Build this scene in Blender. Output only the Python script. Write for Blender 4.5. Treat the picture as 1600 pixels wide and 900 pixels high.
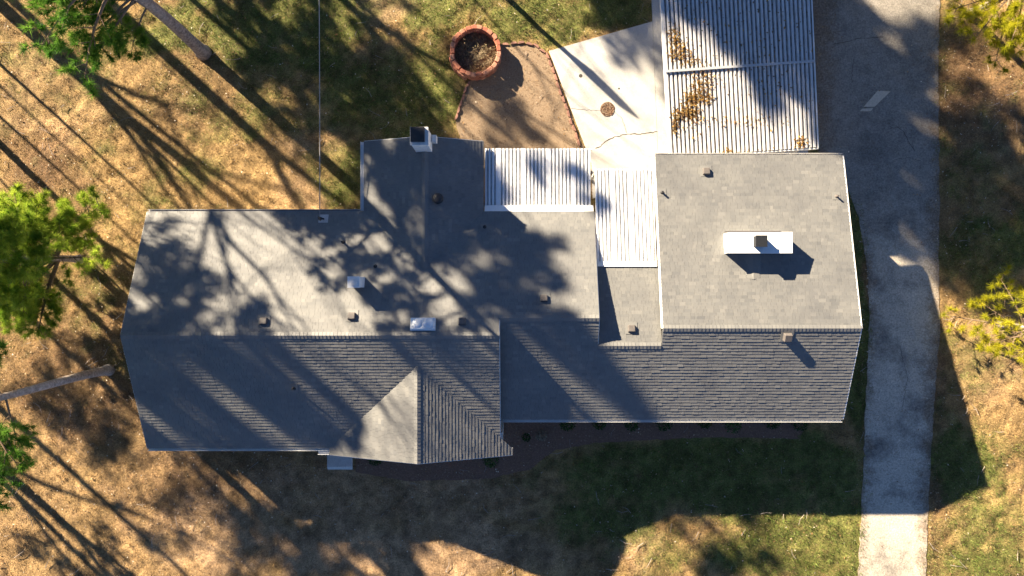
import bpy, bmesh, math, random
import numpy as np
from mathutils import Vector, Matrix

# ------------------------------------------------------------------ camera, sky, sun, exposure
for o in list(bpy.data.objects):
    bpy.data.objects.remove(o, do_unlink=True)
scene = bpy.context.scene
COL = scene.collection
H = 32.0                       # camera height in metres
F = 1066.667                   # focal length in photograph pixels (24 mm on 36 mm)
cam_d = bpy.data.cameras.new('camera'); cam = bpy.data.objects.new('camera', cam_d); COL.objects.link(cam)
cam_d.sensor_width = 36; cam_d.lens = 24; cam_d.clip_start = 0.5; cam_d.clip_end = 2000
cam.location = (0, 0, H); cam.rotation_euler = (0, 0, 0)
scene.camera = cam

SX, SY = 1.851, 1.724          # shadow length per metre of height, to +x and -y
elev = math.atan(1 / math.hypot(SX, SY))
w = bpy.data.worlds.new('World'); scene.world = w; w.use_nodes = True
nt = w.node_tree; bg = nt.nodes['Background']
sky = nt.nodes.new('ShaderNodeTexSky'); sky.sky_type = 'NISHITA'; sky.sun_disc = False
sky.sun_elevation = elev; sky.sun_rotation = math.atan2(-SX, SY) % (2 * math.pi)
sky.air_density = 0.36; sky.dust_density = 0.05; sky.ozone_density = 3.0
nt.links.new(sky.outputs[0], bg.inputs[0]); bg.inputs[1].default_value = 0.05
sun_d = bpy.data.lights.new('sun', 'SUN'); sun_d.energy = 5.0; sun_d.angle = math.radians(0.65); sun_d.color = (1, 0.84, 0.62)
sun = bpy.data.objects.new('sun', sun_d); COL.objects.link(sun)
sun.rotation_euler = Vector((SX, -SY, -1)).to_track_quat('-Z', 'Y').to_euler(); sun.location = (-30, 28, 40)
vs = scene.view_settings
vs.view_transform = 'Standard'; vs.look = 'None'; vs.gamma = 1; vs.use_curve_mapping = False
vs.exposure = 2.35

rng = np.random.default_rng(7)
random.seed(7)

# ------------------------------------------------------------------ helpers
def W(px, py, z=0.0):
    """photo pixel at height z -> world point"""
    return Vector(((px - 800) * (H - z) / F, (450 - py) * (H - z) / F, z))

def mesh_np(name, verts, faces_flat, loop_tot):
    """fast mesh from numpy arrays"""
    me = bpy.data.meshes.new(name)
    verts = np.asarray(verts, dtype=np.float32); faces_flat = np.asarray(faces_flat, dtype=np.int32)
    loop_tot = np.asarray(loop_tot, dtype=np.int32)
    me.vertices.add(len(verts)); me.vertices.foreach_set('co', verts.ravel())
    me.loops.add(len(faces_flat)); me.loops.foreach_set('vertex_index', faces_flat)
    me.polygons.add(len(loop_tot))
    st = np.zeros(len(loop_tot), dtype=np.int32); st[1:] = np.cumsum(loop_tot)[:-1]
    me.polygons.foreach_set('loop_start', st); me.polygons.foreach_set('loop_total', loop_tot)
    me.polygons.foreach_set('use_smooth', np.zeros(len(loop_tot), dtype=bool))
    me.update(calc_edges=True)
    return me

class MB:
    def __init__(self): self.v = []; self.f = []
    def add(self, vs_, fs):
        n = len(self.v); self.v += [tuple(p) for p in vs_]; self.f += [tuple(i + n for i in f) for f in fs]; return self
    def box(self, x0, x1, y0, y1, z0, z1):
        return self.add([(x0,y0,z0),(x1,y0,z0),(x1,y1,z0),(x0,y1,z0),(x0,y0,z1),(x1,y0,z1),(x1,y1,z1),(x0,y1,z1)],
                        [(3,2,1,0),(4,5,6,7),(0,1,5,4),(1,2,6,5),(2,3,7,6),(3,0,4,7)])
    def hexa(self, p): # 8 points bottom 4, top 4
        return self.add(p, [(3,2,1,0),(4,5,6,7),(0,1,5,4),(1,2,6,5),(2,3,7,6),(3,0,4,7)])
    def prism(self, poly, d):
        """poly: list of 3D points (ccw seen from above), extruded by -d (Vector)"""
        n = len(poly); d = Vector(d)
        vs_ = [Vector(p) for p in poly] + [Vector(p) - d for p in poly]
        fs = [tuple(range(n)), tuple(range(2*n-1, n-1, -1))] + [(i, i+n, (i+1) % n + n, (i+1) % n) for i in range(n)]
        return self.add(vs_, fs)
    def tube(self, pts, rad, seg=8, cap=True):
        pts = [Vector(p) for p in pts]
        if not hasattr(rad, '__len__'): rad = [rad] * len(pts)
        rings = []; ref = Vector((0.31, 0.17, 0.93))
        for i, p in enumerate(pts):
            t = (pts[min(i+1, len(pts)-1)] - pts[max(i-1, 0)]).normalized()
            r_ = ref if abs(t.dot(ref)) < 0.9 else Vector((1, 0, 0))
            a = t.cross(r_).normalized(); b = t.cross(a)
            rings.append([p + (a*math.cos(2*math.pi*k/seg) + b*math.sin(2*math.pi*k/seg)) * rad[i] for k in range(seg)])
        vs_ = [q for r in rings for q in r]; fs = []
        for i in range(len(rings)-1):
            for k in range(seg):
                fs.append((i*seg+k, i*seg+(k+1) % seg, (i+1)*seg+(k+1) % seg, (i+1)*seg+k))
        if cap:
            fs.append(tuple(range(seg-1, -1, -1))); m = (len(rings)-1)*seg; fs.append(tuple(range(m, m+seg)))
        return self.add(vs_, fs)
    def mesh(self, name):
        me = bpy.data.meshes.new(name); me.from_pydata(self.v, [], self.f); me.update()
        bm = bmesh.new(); bm.from_mesh(me); bmesh.ops.recalc_face_normals(bm, faces=bm.faces); bm.to_mesh(me); bm.free()
        return me
    def build(self, name, mat, parent=None, smooth=False, bevel=0.0):
        return obj(name, self.mesh(name), mat, parent, smooth, bevel)

def obj(name, me, mat, parent=None, smooth=False, bevel=0.0):
    if mat is not None and not me.materials: me.materials.append(mat)
    o = bpy.data.objects.new(name, me); COL.objects.link(o)
    if parent is not None:
        o.parent = parent
        o.matrix_parent_inverse = Matrix.Translation(-Vector(parent_world(parent)))
    if smooth: me.polygons.foreach_set('use_smooth', [True] * len(me.polygons))
    if bevel:
        m = o.modifiers.new('bevel', 'BEVEL'); m.width = bevel; m.segments = 2; m.limit_method = 'ANGLE'
    return o

def parent_world(p):
    v = Vector(p.location)
    q = p
    while q.parent is not None:
        v = v + q.matrix_parent_inverse.translation; q = q.parent; v = v + Vector(q.location)
    return v

def tag(o, label=None, cat=None, group=None, kind=None):
    if label: o['label'] = label
    if cat: o['category'] = cat
    if group: o['group'] = group
    if kind: o['kind'] = kind
    return o

def empty(name, loc, label=None, cat=None, group=None):
    o = bpy.data.objects.new(name, None); COL.objects.link(o); o.location = loc; o.empty_display_size = 0.3
    return tag(o, label, cat, group)

# ------------------------------------------------------------------ materials
def new_mat(name):
    m = bpy.data.materials.new(name); m.use_nodes = True
    n = m.node_tree; b = n.nodes['Principled BSDF']
    return m, n, b
def N(n, t, **kw):
    x = n.nodes.new(t)
    for k, v in kw.items(): setattr(x, k, v)
    return x
def ramp(n, fac, stops):
    r = N(n, 'ShaderNodeValToRGB'); e = r.color_ramp.elements
    while len(e) < len(stops): e.new(0.5)
    for i, (p, c) in enumerate(stops): e[i].position = p; e[i].color = (*c, 1) if len(c) == 3 else c
    n.links.new(fac, r.inputs[0]); return r.outputs[0]
def noise(n, scale, detail=4, rough=0.6, vec=None, dim='3D'):
    x = N(n, 'ShaderNodeTexNoise'); x.inputs['Scale'].default_value = scale; x.inputs['Detail'].default_value = detail
    x.inputs['Roughness'].default_value = rough
    if vec is not None: n.links.new(vec, x.inputs['Vector'])
    return x.outputs[0]
def coords(n):
    return N(n, 'ShaderNodeNewGeometry').outputs['Position']
def mixc(n, fac, a, b, mode='MIX'):
    x = N(n, 'ShaderNodeMix', data_type='RGBA', blend_type=mode)
    for s, v in ((x.inputs[0], fac), (x.inputs[6], a), (x.inputs[7], b)):
        if isinstance(v, (int, float)): s.default_value = v
        elif isinstance(v, tuple): s.default_value = (*v, 1) if len(v) == 3 else v
        else: n.links.new(v, s)
    return x.outputs[2]
def bump(n, b, h, strength=0.3, dist=0.02):
    x = N(n, 'ShaderNodeBump'); x.inputs['Strength'].default_value = strength; x.inputs['Distance'].default_value = dist
    n.links.new(h, x.inputs['Height']); n.links.new(x.outputs[0], b.inputs['Normal'])
def set_spec(b, rough, spec=0.3, metal=0.0):
    b.inputs['Roughness'].default_value = rough; b.inputs['Specular IOR Level'].default_value = spec; b.inputs['Metallic'].default_value = metal

def plain(name, c1, c2, scale=8, rough=0.8, spec=0.3, bump_s=0.0, bscale=40, metal=0.0):
    m, n, b = new_mat(name); p = coords(n)
    n.links.new(ramp(n, noise(n, scale, 5, 0.65, p), [(0.3, c1), (0.7, c2)]), b.inputs['Base Color'])
    set_spec(b, rough, spec, metal)
    if bump_s: bump(n, b, noise(n, bscale, 4, 0.6, p), bump_s)
    return m

def shingle_mat():
    m, n, b = new_mat('asphalt_shingle'); p = coords(n)
    ri = N(n, 'ShaderNodeNewGeometry').outputs['Random Per Island']
    c = ramp(n, ri, [(0.0, (0.146, 0.148, 0.145)), (0.15, (0.166, 0.167, 0.161)), (0.90, (0.180, 0.179, 0.170)), (1.0, (0.208, 0.205, 0.192))])
    g = ramp(n, noise(n, 260, 2, 0.7, p), [(0.3, (0.72, 0.72, 0.72)), (0.7, (1.2, 1.2, 1.2))])
    s = ramp(n, noise(n, 0.8, 4, 0.6, p), [(0.3, (0.84, 0.84, 0.86)), (0.7, (1.10, 1.09, 1.07))])
    c = mixc(n, 1.0, c, g, 'MULTIPLY'); c = mixc(n, 1.0, c, s, 'MULTIPLY')
    n.links.new(c, b.inputs['Base Color']); set_spec(b, 0.62, 0.5)
    bump(n, b, noise(n, 300, 2, 0.6, p), 0.25, 0.004)
    return m

def concrete_mat(name, c1, c2, dark, stain=0.5, sscale=0.35, fine=30):
    m, n, b = new_mat(name); p = coords(n)
    c = ramp(n, noise(n, 1.3, 6, 0.7, p), [(0.3, c1), (0.7, c2)])
    st = ramp(n, noise(n, sscale, 5, 0.62, p), [(0.44, (0, 0, 0)), (0.72, (stain,) * 3)])
    c = mixc(n, st, c, dark)
    f = ramp(n, noise(n, fine, 4, 0.75, p), [(0.3, (0.78, 0.78, 0.78)), (0.7, (1.14, 1.14, 1.14))])
    c = mixc(n, 1.0, c, f, 'MULTIPLY')
    n.links.new(c, b.inputs['Base Color']); set_spec(b, 0.9, 0.2)
    bump(n, b, noise(n, 45, 5, 0.7, p), 0.25, 0.01)
    return m

def attr_mat(name, sub=0.0, rough=0.85, bumpy=True, fine=True):
    m, n, b = new_mat(name); p = coords(n)
    a = N(n, 'ShaderNodeVertexColor'); a.layer_name = 'Col'; c = a.outputs[0]
    if fine:
        f = ramp(n, noise(n, 13, 6, 0.85, p), [(0.34, (0.42, 0.40, 0.38)), (0.66, (1.45, 1.45, 1.45))])
        c = mixc(n, 1.0, c, f, 'MULTIPLY')
    n.links.new(c, b.inputs['Base Color']); set_spec(b, rough, 0.15)
    if bumpy: bump(n, b, noise(n, 9, 7, 0.8, p), 1.0, 0.12)
    if sub:
        t = N(n, 'ShaderNodeBsdfTranslucent'); n.links.new(c, t.inputs[0])
        mx = N(n, 'ShaderNodeMixShader'); mx.inputs[0].default_value = sub
        n.links.new(b.outputs[0], mx.inputs[1]); n.links.new(t.outputs[0], mx.inputs[2])
        n.links.new(mx.outputs[0], n.nodes['Material Output'].inputs[0])
    return m

def block_mat():
    m, n, b = new_mat('red_block'); p = coords(n)
    r = N(n, 'ShaderNodeObjectInfo').outputs['Random']
    c = ramp(n, r, [(0, (0.34, 0.125, 0.08)), (0.5, (0.43, 0.18, 0.115)), (1, (0.50, 0.26, 0.175))])
    f = ramp(n, noise(n, 18, 5, 0.7, p), [(0.3, (0.7, 0.68, 0.66)), (0.7, (1.15, 1.15, 1.15))])
    n.links.new(mixc(n, 1.0, c, f, 'MULTIPLY'), b.inputs['Base Color']); set_spec(b, 0.9, 0.2)
    bump(n, b, noise(n, 60, 4, 0.7, p), 0.5, 0.01); return m

def brick_mat():
    m, n, b = new_mat('painted_brick'); tc = N(n, 'ShaderNodeTexCoord').outputs['Object']
    mp = N(n, 'ShaderNodeMapping'); mp.inputs['Rotation'].default_value = (math.radians(90), 0, 0); n.links.new(tc, mp.inputs[0])
    br = N(n, 'ShaderNodeTexBrick'); br.inputs['Scale'].default_value = 4.5; n.links.new(mp.outputs[0], br.inputs[0])
    br.inputs['Color1'].default_value = (0.62, 0.60, 0.56, 1); br.inputs['Color2'].default_value = (0.55, 0.53, 0.5, 1); br.inputs['Mortar'].default_value = (0.45, 0.44, 0.42, 1)
    n.links.new(br.outputs[0], b.inputs['Base Color']); set_spec(b, 0.85, 0.2); return m

def metal_roof_mat(name, c1, c2, rust, amt):
    m, n, b = new_mat(name); p = coords(n)
    mp = N(n, 'ShaderNodeMapping'); mp.inputs['Scale'].default_value = (6, 0.7, 1); n.links.new(p, mp.inputs[0])
    c = ramp(n, noise(n, 1.0, 5, 0.65, mp.outputs[0]), [(0.3, c1), (0.7, c2)])
    st = ramp(n, noise(n, 2.4, 6, 0.75, mp.outputs[0]), [(0.52, (0, 0, 0)), (0.74, (amt,) * 3)])
    c = mixc(n, st, c, rust)
    n.links.new(c, b.inputs['Base Color']); set_spec(b, 0.55, 0.4); return m

M = {}
M['shingle'] = shingle_mat()
M['deck'] = plain('roof_felt', (0.05, 0.05, 0.05), (0.07, 0.07, 0.07), 5)
M['white'] = plain('white_paint', (0.72, 0.72, 0.70), (0.82, 0.82, 0.80), 4, 0.55, 0.4)
M['white_dirty'] = plain('weathered_white_paint', (0.60, 0.58, 0.54), (0.78, 0.77, 0.74), 6, 0.6, 0.3)
M['brick'] = brick_mat()
M['glass'] = plain('window_glass', (0.03, 0.035, 0.04), (0.05, 0.055, 0.06), 2, 0.08, 0.6)
M['door'] = plain('door_paint', (0.10, 0.03, 0.025), (0.13, 0.04, 0.03), 3, 0.5, 0.4)
M['vent'] = plain('vent_metal', (0.085, 0.075, 0.07), (0.135, 0.12, 0.11), 9, 0.6, 0.4)
M['vent_dark'] = plain('dark_vent_metal', (0.02, 0.02, 0.022), (0.035, 0.035, 0.038), 9, 0.6, 0.4)
M['flue'] = plain('flue_metal', (0.013, 0.014, 0.017), (0.02, 0.022, 0.026), 14, 0.6, 0.3)
M['skylight'] = plain('acrylic_dome', (0.68, 0.72, 0.74), (0.8, 0.82, 0.84), 6, 0.25, 0.5)
M['grey_metal'] = plain('galvanised_metal', (0.4, 0.4, 0.4), (0.5, 0.5, 0.5), 12, 0.5, 0.4)
M['cover'] = metal_roof_mat('white_roof_sheet', (0.76, 0.77, 0.78), (0.84, 0.84, 0.83), (0.45, 0.36, 0.28), 0.25)
M['carport'] = metal_roof_mat('weathered_roof_sheet', (0.46, 0.46, 0.46), (0.68, 0.67, 0.65), (0.24, 0.19, 0.15), 0.85)
M['valley_shade'] = plain('shaded_roof_valley', (0.10, 0.09, 0.08), (0.36, 0.34, 0.32), 5, .8, .2)  # rib shadow painted into the carport valleys
M['cover_valley_shade'] = plain('shaded_cover_valley', (0.36, 0.36, 0.36), (0.56, 0.56, 0.55), 5, .7, .2)  # fainter rib shadow painted into the patio cover valleys
M['patio'] = concrete_mat('patio_concrete', (0.50, 0.485, 0.455), (0.60, 0.585, 0.555), (0.38, 0.365, 0.335), 0.7, 0.45)
M['drive'] = concrete_mat('driveway_concrete', (0.44, 0.40, 0.335), (0.55, 0.50, 0.42), (0.13, 0.12, 0.11), 0.9, 0.42, 24)
M['drive_dark'] = plain('oil_stain', (0.05, 0.047, 0.045), (0.11, 0.10, 0.095), 3)
M['crack'] = plain('crack_dirt', (0.05, 0.045, 0.04), (0.09, 0.08, 0.07), 10)
M['gravel'] = plain('pebble_fill', (0.13, 0.075, 0.045), (0.36, 0.25, 0.17), 45, 0.9, 0.2, 0.8, 45)
M['block'] = block_mat()
M['ground'] = attr_mat('lawn_soil')
M['grass'] = attr_mat('grass_blade', 0.3, 0.7, False, False)
M['needle'] = attr_mat('pine_needle', 0.52, 0.55, False, False)
M['bark'] = plain('pine_bark', (0.13, 0.105, 0.09), (0.42, 0.36, 0.32), 8, 0.95, 0.1, 1.0, 16)
M['pale_bark'] = plain('pale_bark', (0.20, 0.165, 0.14), (0.52, 0.45, 0.39), 9, 0.95, 0.1, 1.0, 14)
M['twig'] = plain('pine_twig', (0.16, 0.11, 0.075), (0.26, 0.19, 0.13), 12, 0.95, 0.1)
M['cable'] = plain('weathered_cable', (0.28, 0.27, 0.25), (0.4, 0.38, 0.36), 5, 0.6, 0.3)
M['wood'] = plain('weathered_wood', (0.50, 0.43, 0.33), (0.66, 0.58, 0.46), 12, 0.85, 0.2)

# ------------------------------------------------------------------ ground colour zones
def vnoise(x, y, scale, seed):
    r = np.random.default_rng(seed).random((256, 256))
    x = x * scale + 1000; y = y * scale + 1000
    xi = np.floor(x).astype(int); yi = np.floor(y).astype(int); fx = x - xi; fy = y - yi
    fx = fx*fx*(3-2*fx); fy = fy*fy*(3-2*fy)
    a = r[xi % 256, yi % 256]; b = r[(xi+1) % 256, yi % 256]; c = r[xi % 256, (yi+1) % 256]; d = r[(xi+1) % 256, (yi+1) % 256]
    return (a*(1-fx)+b*fx)*(1-fy) + (c*(1-fx)+d*fx)*fy
def fbm(x, y, scale, seed, octv=4):
    s = 0; a = 0.5; t = 0
    for i in range(octv):
        s = s + a * vnoise(x, y, scale * 2**i, seed + i); t += a; a *= 0.55
    return s / t
GREEN = [(470,50,120,90,.85),(610,150,150,90,.75),(720,20,160,60,.9),(900,15,140,45,.95),(540,285,60,60,.8),(300,40,130,45,.7),(385,95,60,40,.6),
         (1130,750,300,75,1.0),(960,790,140,60,.7),(1335,480,26,210,1.4),(1250,860,170,70,.8),(1080,850,100,50,.3),(1500,860,120,90,.55),(1540,400,90,60,.6),(1500,650,60,160,.35),
         (1500,730,40,60,1.0),(1290,230,30,18,1.0),(1420,860,160,50,.4),(430,160,60,60,.5)]
STRAW = [(120,590,150,120,1.0),(60,250,70,60,.8),(330,130,110,80,.5),(1540,150,110,110,.9),(330,760,170,90,.5),(180,480,60,80,.7),(1545,330,60,50,.3),(640,230,90,25,.3),(1340,300,30,80,.8),(1352,500,14,260,.9),(1465,640,14,200,.6)]
BARE = [(620,860,300,45,1.0),(330,830,110,70,.7),(600,15,50,35,1.2),(500,225,70,40,.6),(480,300,50,30,.7),(600,780,260,60,.6),(1540,580,60,70,.6),(1560,200,60,60,.4),(470,310,60,30,.7),(1000,850,50,40,.7),(80,150,110,80,.4)]
def zsum(x, y, L):
    px = 800 + x / 0.03; py = 450 - y / 0.03
    wx = (fbm(x, y, 0.5, 31) - .5) * 90; wy = (fbm(x, y, 0.5, 57) - .5) * 90
    s = np.zeros_like(x)
    for cx, cy, rx, ry, a in L:
        small = min(1.0, min(rx, ry) / 45)
        d = ((px + wx*small - cx) / rx)**2 + ((py + wy*small - cy) / ry)**2
        s = np.maximum(s, a * np.clip(1.35 - d, 0, 1))
    return s
def zones(x, y):
    n1 = fbm(x, y, 0.55, 3); n2 = fbm(x, y, 1.7, 11); n3 = fbm(x, y, 0.25, 21)
    g = np.clip((zsum(x, y, GREEN) * 1.25 + (n1 - .55) * 1.6 + (n2 - .5) * 1.3 + .05), 0, 1)
    s = np.clip(zsum(x, y, STRAW) + (n3 - .5) * 1.2 + (n2 - .5) * .8 - .05, 0, 1)
    b = np.clip(zsum(x, y, BARE) * 1.1 + (n2 - .55) * 1.0 - .05, 0, 1)
    fy = np.clip((-5.5 - y) / 2, 0, 1) * np.clip((1.5 - x) / 3, 0, 1)          # trodden front yard
    g = np.clip(g - .55*fy, 0, 1); s = np.clip(s + .22*fy*(n1 > .42), 0, 1); b = np.clip(b + .18*fy, 0, 1)
    return g, s, b
C_TAN = np.array([.375, .248, .108]); C_GREEN = np.array([.150, .168, .045]); C_STRAW = np.array([.205, .122, .066]); C_BARE = np.array([.45, .30, .172])
def zcolor(x, y):
    g, s, b = zones(x, y)
    c = C_TAN[None] * np.ones((len(x), 1))
    for wgt, col in ((s, C_STRAW), (b, C_BARE), (g, C_GREEN)):
        c = c * (1 - wgt[:, None] * .88) + col[None] * wgt[:, None] * .88
    mott = np.clip(.42 + 1.15*fbm(x, y, 3.2, 131, 3), .45, 1.6) * np.clip(.62 + .76*fbm(x, y, .9, 151, 3), .6, 1.35)
    return c * mott[:, None]

# ------------------------------------------------------------------ outlines of the built ground (photo pixels)
DRIVE = [(1262,-60),(1470,-60),(1466,100),(1468,300),(1466,400),(1468,520),(1458,650),(1450,800),(1444,960),(1338,960),(1346,800),(1352,650),(1358,500),(1356,430),(1342,340),(1322,290),(1290,255),(1272,225)]
PATIO = [(858,80),(1019,34),(1030,300),(926,310),(924,255)]
STRIP = [(1015.5,-60),(1046,-60),(1060,300),(1030.4,300)]
CPS = [(1047,-60),(1258,-60),(1262,240),(1060,252)]
BED1 = [(782,70),(838,70),(860,92),(938,300),(740,300),(712,190),(733,128)]
BED2 = [(556,690),(556,738),(640,752),(760,748),(826,734),(868,703),(930,692),(1000,688),(1120,683),(1250,686),(1266,650),(1268,600),(556,600)]
def inpoly(x, y, pts):
    P = [W(a, b) for a, b in pts]; c = np.zeros(len(x), bool)
    for i in range(len(P)):
        a, b = P[i], P[i-1]
        cond = ((a.y > y) != (b.y > y)) & (x < (b.x-a.x)*(y-a.y)/(b.y-a.y+1e-12)+a.x); c ^= cond
    return c
def ground_z(x, y):
    """uneven soil, kept low under and beside the built sheets"""
    inner = (np.abs(x) < 26.5) & (np.abs(y) < 15.5); near = np.zeros(len(x), bool)
    for P_ in (DRIVE, PATIO, STRIP, CPS, BED1, BED2):
        for ox, oy in ((0,0),(.24,0),(-.24,0),(0,.24),(0,-.24)): near |= inpoly(x+ox, y+oy, P_)
    zz = (fbm(x, y, 2.2, 77, 3) - .5) * .13 + (fbm(x, y, .5, 83, 2) - .5) * .12
    return np.where(inner & ~near, np.maximum(zz, -.07) - .02, -.016)
# ------------------------------------------------------------------ ground sheet
def axis(lo, hi, step):
    a = np.arange(lo, hi + step/2, step)
    out = [-900, -500, -250, -120, -70, -45, -34]; 
    return np.array([v for v in out if v < lo - 1] + list(a) + [-v for v in out[::-1] if -v > hi + 1])
gx = axis(-27, 27, .1); gy = axis(-16, 16, .1)
X, Y = np.meshgrid(gx, gy, indexing='ij'); x = X.ravel(); y = Y.ravel()
z = ground_z(x, y)
verts = np.stack([x, y, z], 1)
nx, ny = len(gx), len(gy)
ii = (np.arange(nx-1)[:, None] * ny + np.arange(ny-1)[None]).ravel()
faces = np.stack([ii, ii+ny, ii+ny+1, ii+1], 1)
me = mesh_np('ground', verts, faces.ravel(), np.full(len(faces), 4))
col = zcolor(x, y)
ca = me.color_attributes.new('Col', 'FLOAT_COLOR', 'POINT'); ca.data.foreach_set('color', np.concatenate([col, np.ones((len(x), 1))], 1).astype(np.float32).ravel())
me.polygons.foreach_set('use_smooth', [True] * len(me.polygons))
tag(obj('ground', me, M['ground']), kind='structure')

def sheet(name, pts, z, mat, parent=None, wob=0.0, seed=1, thick=.06):
    """flat slab following a pixel outline on the ground; wob roughens its edge"""
    P = [W(px, py, 0) for px, py in pts]; Q = []
    r = random.Random(seed)
    for i, p in enumerate(P):
        q = P[(i+1) % len(P)]; n_ = max(1, int((q-p).length / .25)) if wob else 1
        for k in range(n_):
            t = p.lerp(q, k / n_); Q.append(Vector((t.x + r.uniform(-wob, wob), t.y + r.uniform(-wob, wob), z)))
    area = sum(Q[i].x*Q[(i+1) % len(Q)].y - Q[(i+1) % len(Q)].x*Q[i].y for i in range(len(Q)))
    if area < 0: Q.reverse()
    me = bpy.data.meshes.new(name); bm = bmesh.new()
    top = [bm.verts.new(q) for q in Q]; bot = [bm.verts.new(q - Vector((0, 0, thick))) for q in Q]
    f = bm.faces.new(top); n_ = len(Q)
    for i in range(n_): bm.faces.new((top[i], bot[i], bot[(i+1) % n_], top[(i+1) % n_]))
    bmesh.ops.triangulate(bm, faces=[f]); bmesh.ops.recalc_face_normals(bm, faces=bm.faces)
    bm.to_mesh(me); bm.free()
    return obj(name, me, mat, parent)

def drive_mat():
    m, n, b = new_mat('worn_driveway'); p = coords(n)
    c = ramp(n, noise(n, 1.1, 7, 0.75, p), [(0.3, (0.46, 0.41, 0.335)), (0.7, (0.66, 0.59, 0.48))])
    st = ramp(n, noise(n, 0.5, 6, 0.68, p), [(0.48, (0, 0, 0)), (0.70, (0.85, 0.85, 0.85))])
    c = mixc(n, st, c, (0.115, 0.105, 0.098))
    # tree shade and dark stains put into the colour towards the back, dirt creeping in along both edges
    sx = N(n, 'ShaderNodeSeparateXYZ'); n.links.new(p, sx.inputs[0])
    def mr(v, a, b_, lo=0.0, hi=1.0):
        x = N(n, 'ShaderNodeMapRange'); x.inputs[1].default_value = a; x.inputs[2].default_value = b_; x.inputs[3].default_value = lo; x.inputs[4].default_value = hi
        n.links.new(v, x.inputs[0]); return x.outputs[0]
    def ma(op, a, b_):
        x = N(n, 'ShaderNodeMath', operation=op)
        for k, v in enumerate((a, b_)):
            if isinstance(v, (int, float)): x.inputs[k].default_value = v
            else: n.links.new(v, x.inputs[k])
        return x.outputs[0]
    back = mr(sx.outputs[1], 0.5, 4.5, 0, .72)
    c = mixc(n, back, c, ramp(n, noise(n, 2.2, 7, 0.8, p), [(0.3, (0.12, 0.11, 0.10)), (0.7, (0.25, 0.235, 0.21))]))
    wob = ma('MULTIPLY', ma('SUBTRACT', noise(n, 1.3, 6, 0.75, p), .5), 3.4)
    cx = ma('ADD', 18.25, ma('MULTIPLY', sx.outputs[1], .035))
    dx = ma('ADD', ma('SUBTRACT', sx.outputs[0], cx), wob)
    dl = ma('SUBTRACT', ma('MULTIPLY', dx, -1), mr(sx.outputs[1], 0, 6, 0, 2.3)); e1 = ma('MAXIMUM', mr(dx, 1.0, 1.75), mr(dl, 1.0, 1.9)); c = mixc(n, ma('MULTIPLY', e1, .7), c, ramp(n, noise(n, 12, 6, 0.8, p), [(0.3, (0.10, 0.07, 0.048)), (0.7, (0.29, 0.20, 0.125))]))
    f = ramp(n, noise(n, 12, 7, 0.85, p), [(0.32, (0.45, 0.45, 0.45)), (0.68, (1.45, 1.45, 1.45))])
    c = mixc(n, 1.0, c, f, 'MULTIPLY')
    n.links.new(c, b.inputs['Base Color']); set_spec(b, 0.95, 0.15); bump(n, b, noise(n, 22, 6, 0.8, p), 0.7, 0.03); return m
M['drive'] = drive_mat()
drive = tag(sheet('driveway', DRIVE, .010, M['drive'], wob=.035, seed=4), kind='structure')
patio = tag(sheet('patio', PATIO, .05, M['patio'], thick=.12), kind='structure')
tag(sheet('walkway', STRIP, .046, M['patio'], thick=.12), kind='structure')
tag(sheet('carport_slab', CPS, .038, M['patio'], thick=.1), kind='structure')
def bed(name, pts, c1, c2, z, seed):
    m, n, b = new_mat(name + '_soil'); p = coords(n)
    c = ramp(n, noise(n, 14, 5, .8, p), [(.3, c1), (.7, c2)])
    n.links.new(c, b.inputs['Base Color']); set_spec(b, .95, .1); bump(n, b, noise(n, 30, 5, .8, p), 1.0, .05)
    return tag(sheet(name, pts, z, m, wob=.03, seed=seed), kind='structure')
bed('gravel_bed', BED1, (.22, .155, .105), (.40, .30, .20), .008, 5)
bed('mulch_bed', BED2, (.17, .098, .07), (.33, .205, .145), .010, 6)

# ------------------------------------------------------------------ shingled roof slopes
def clip(poly, a, b, c):
    """keep a*u+b*v<=c"""
    out = []
    for i in range(len(poly)):
        p, q = poly[i], poly[(i+1) % len(poly)]
        dp, dq = a*p[0]+b*p[1]-c, a*q[0]+b*q[1]-c
        if dp <= 0: out.append(p)
        if (dp < 0 < dq) or (dq < 0 < dp):
            t = dp / (dp - dq); out.append((p[0]+t*(q[0]-p[0]), p[1]+t*(q[1]-p[1])))
    return out

house = empty('house', (0, 0, 0), 'long low ranch house with grey shingle roofs and white chimneys', 'house')

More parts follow.
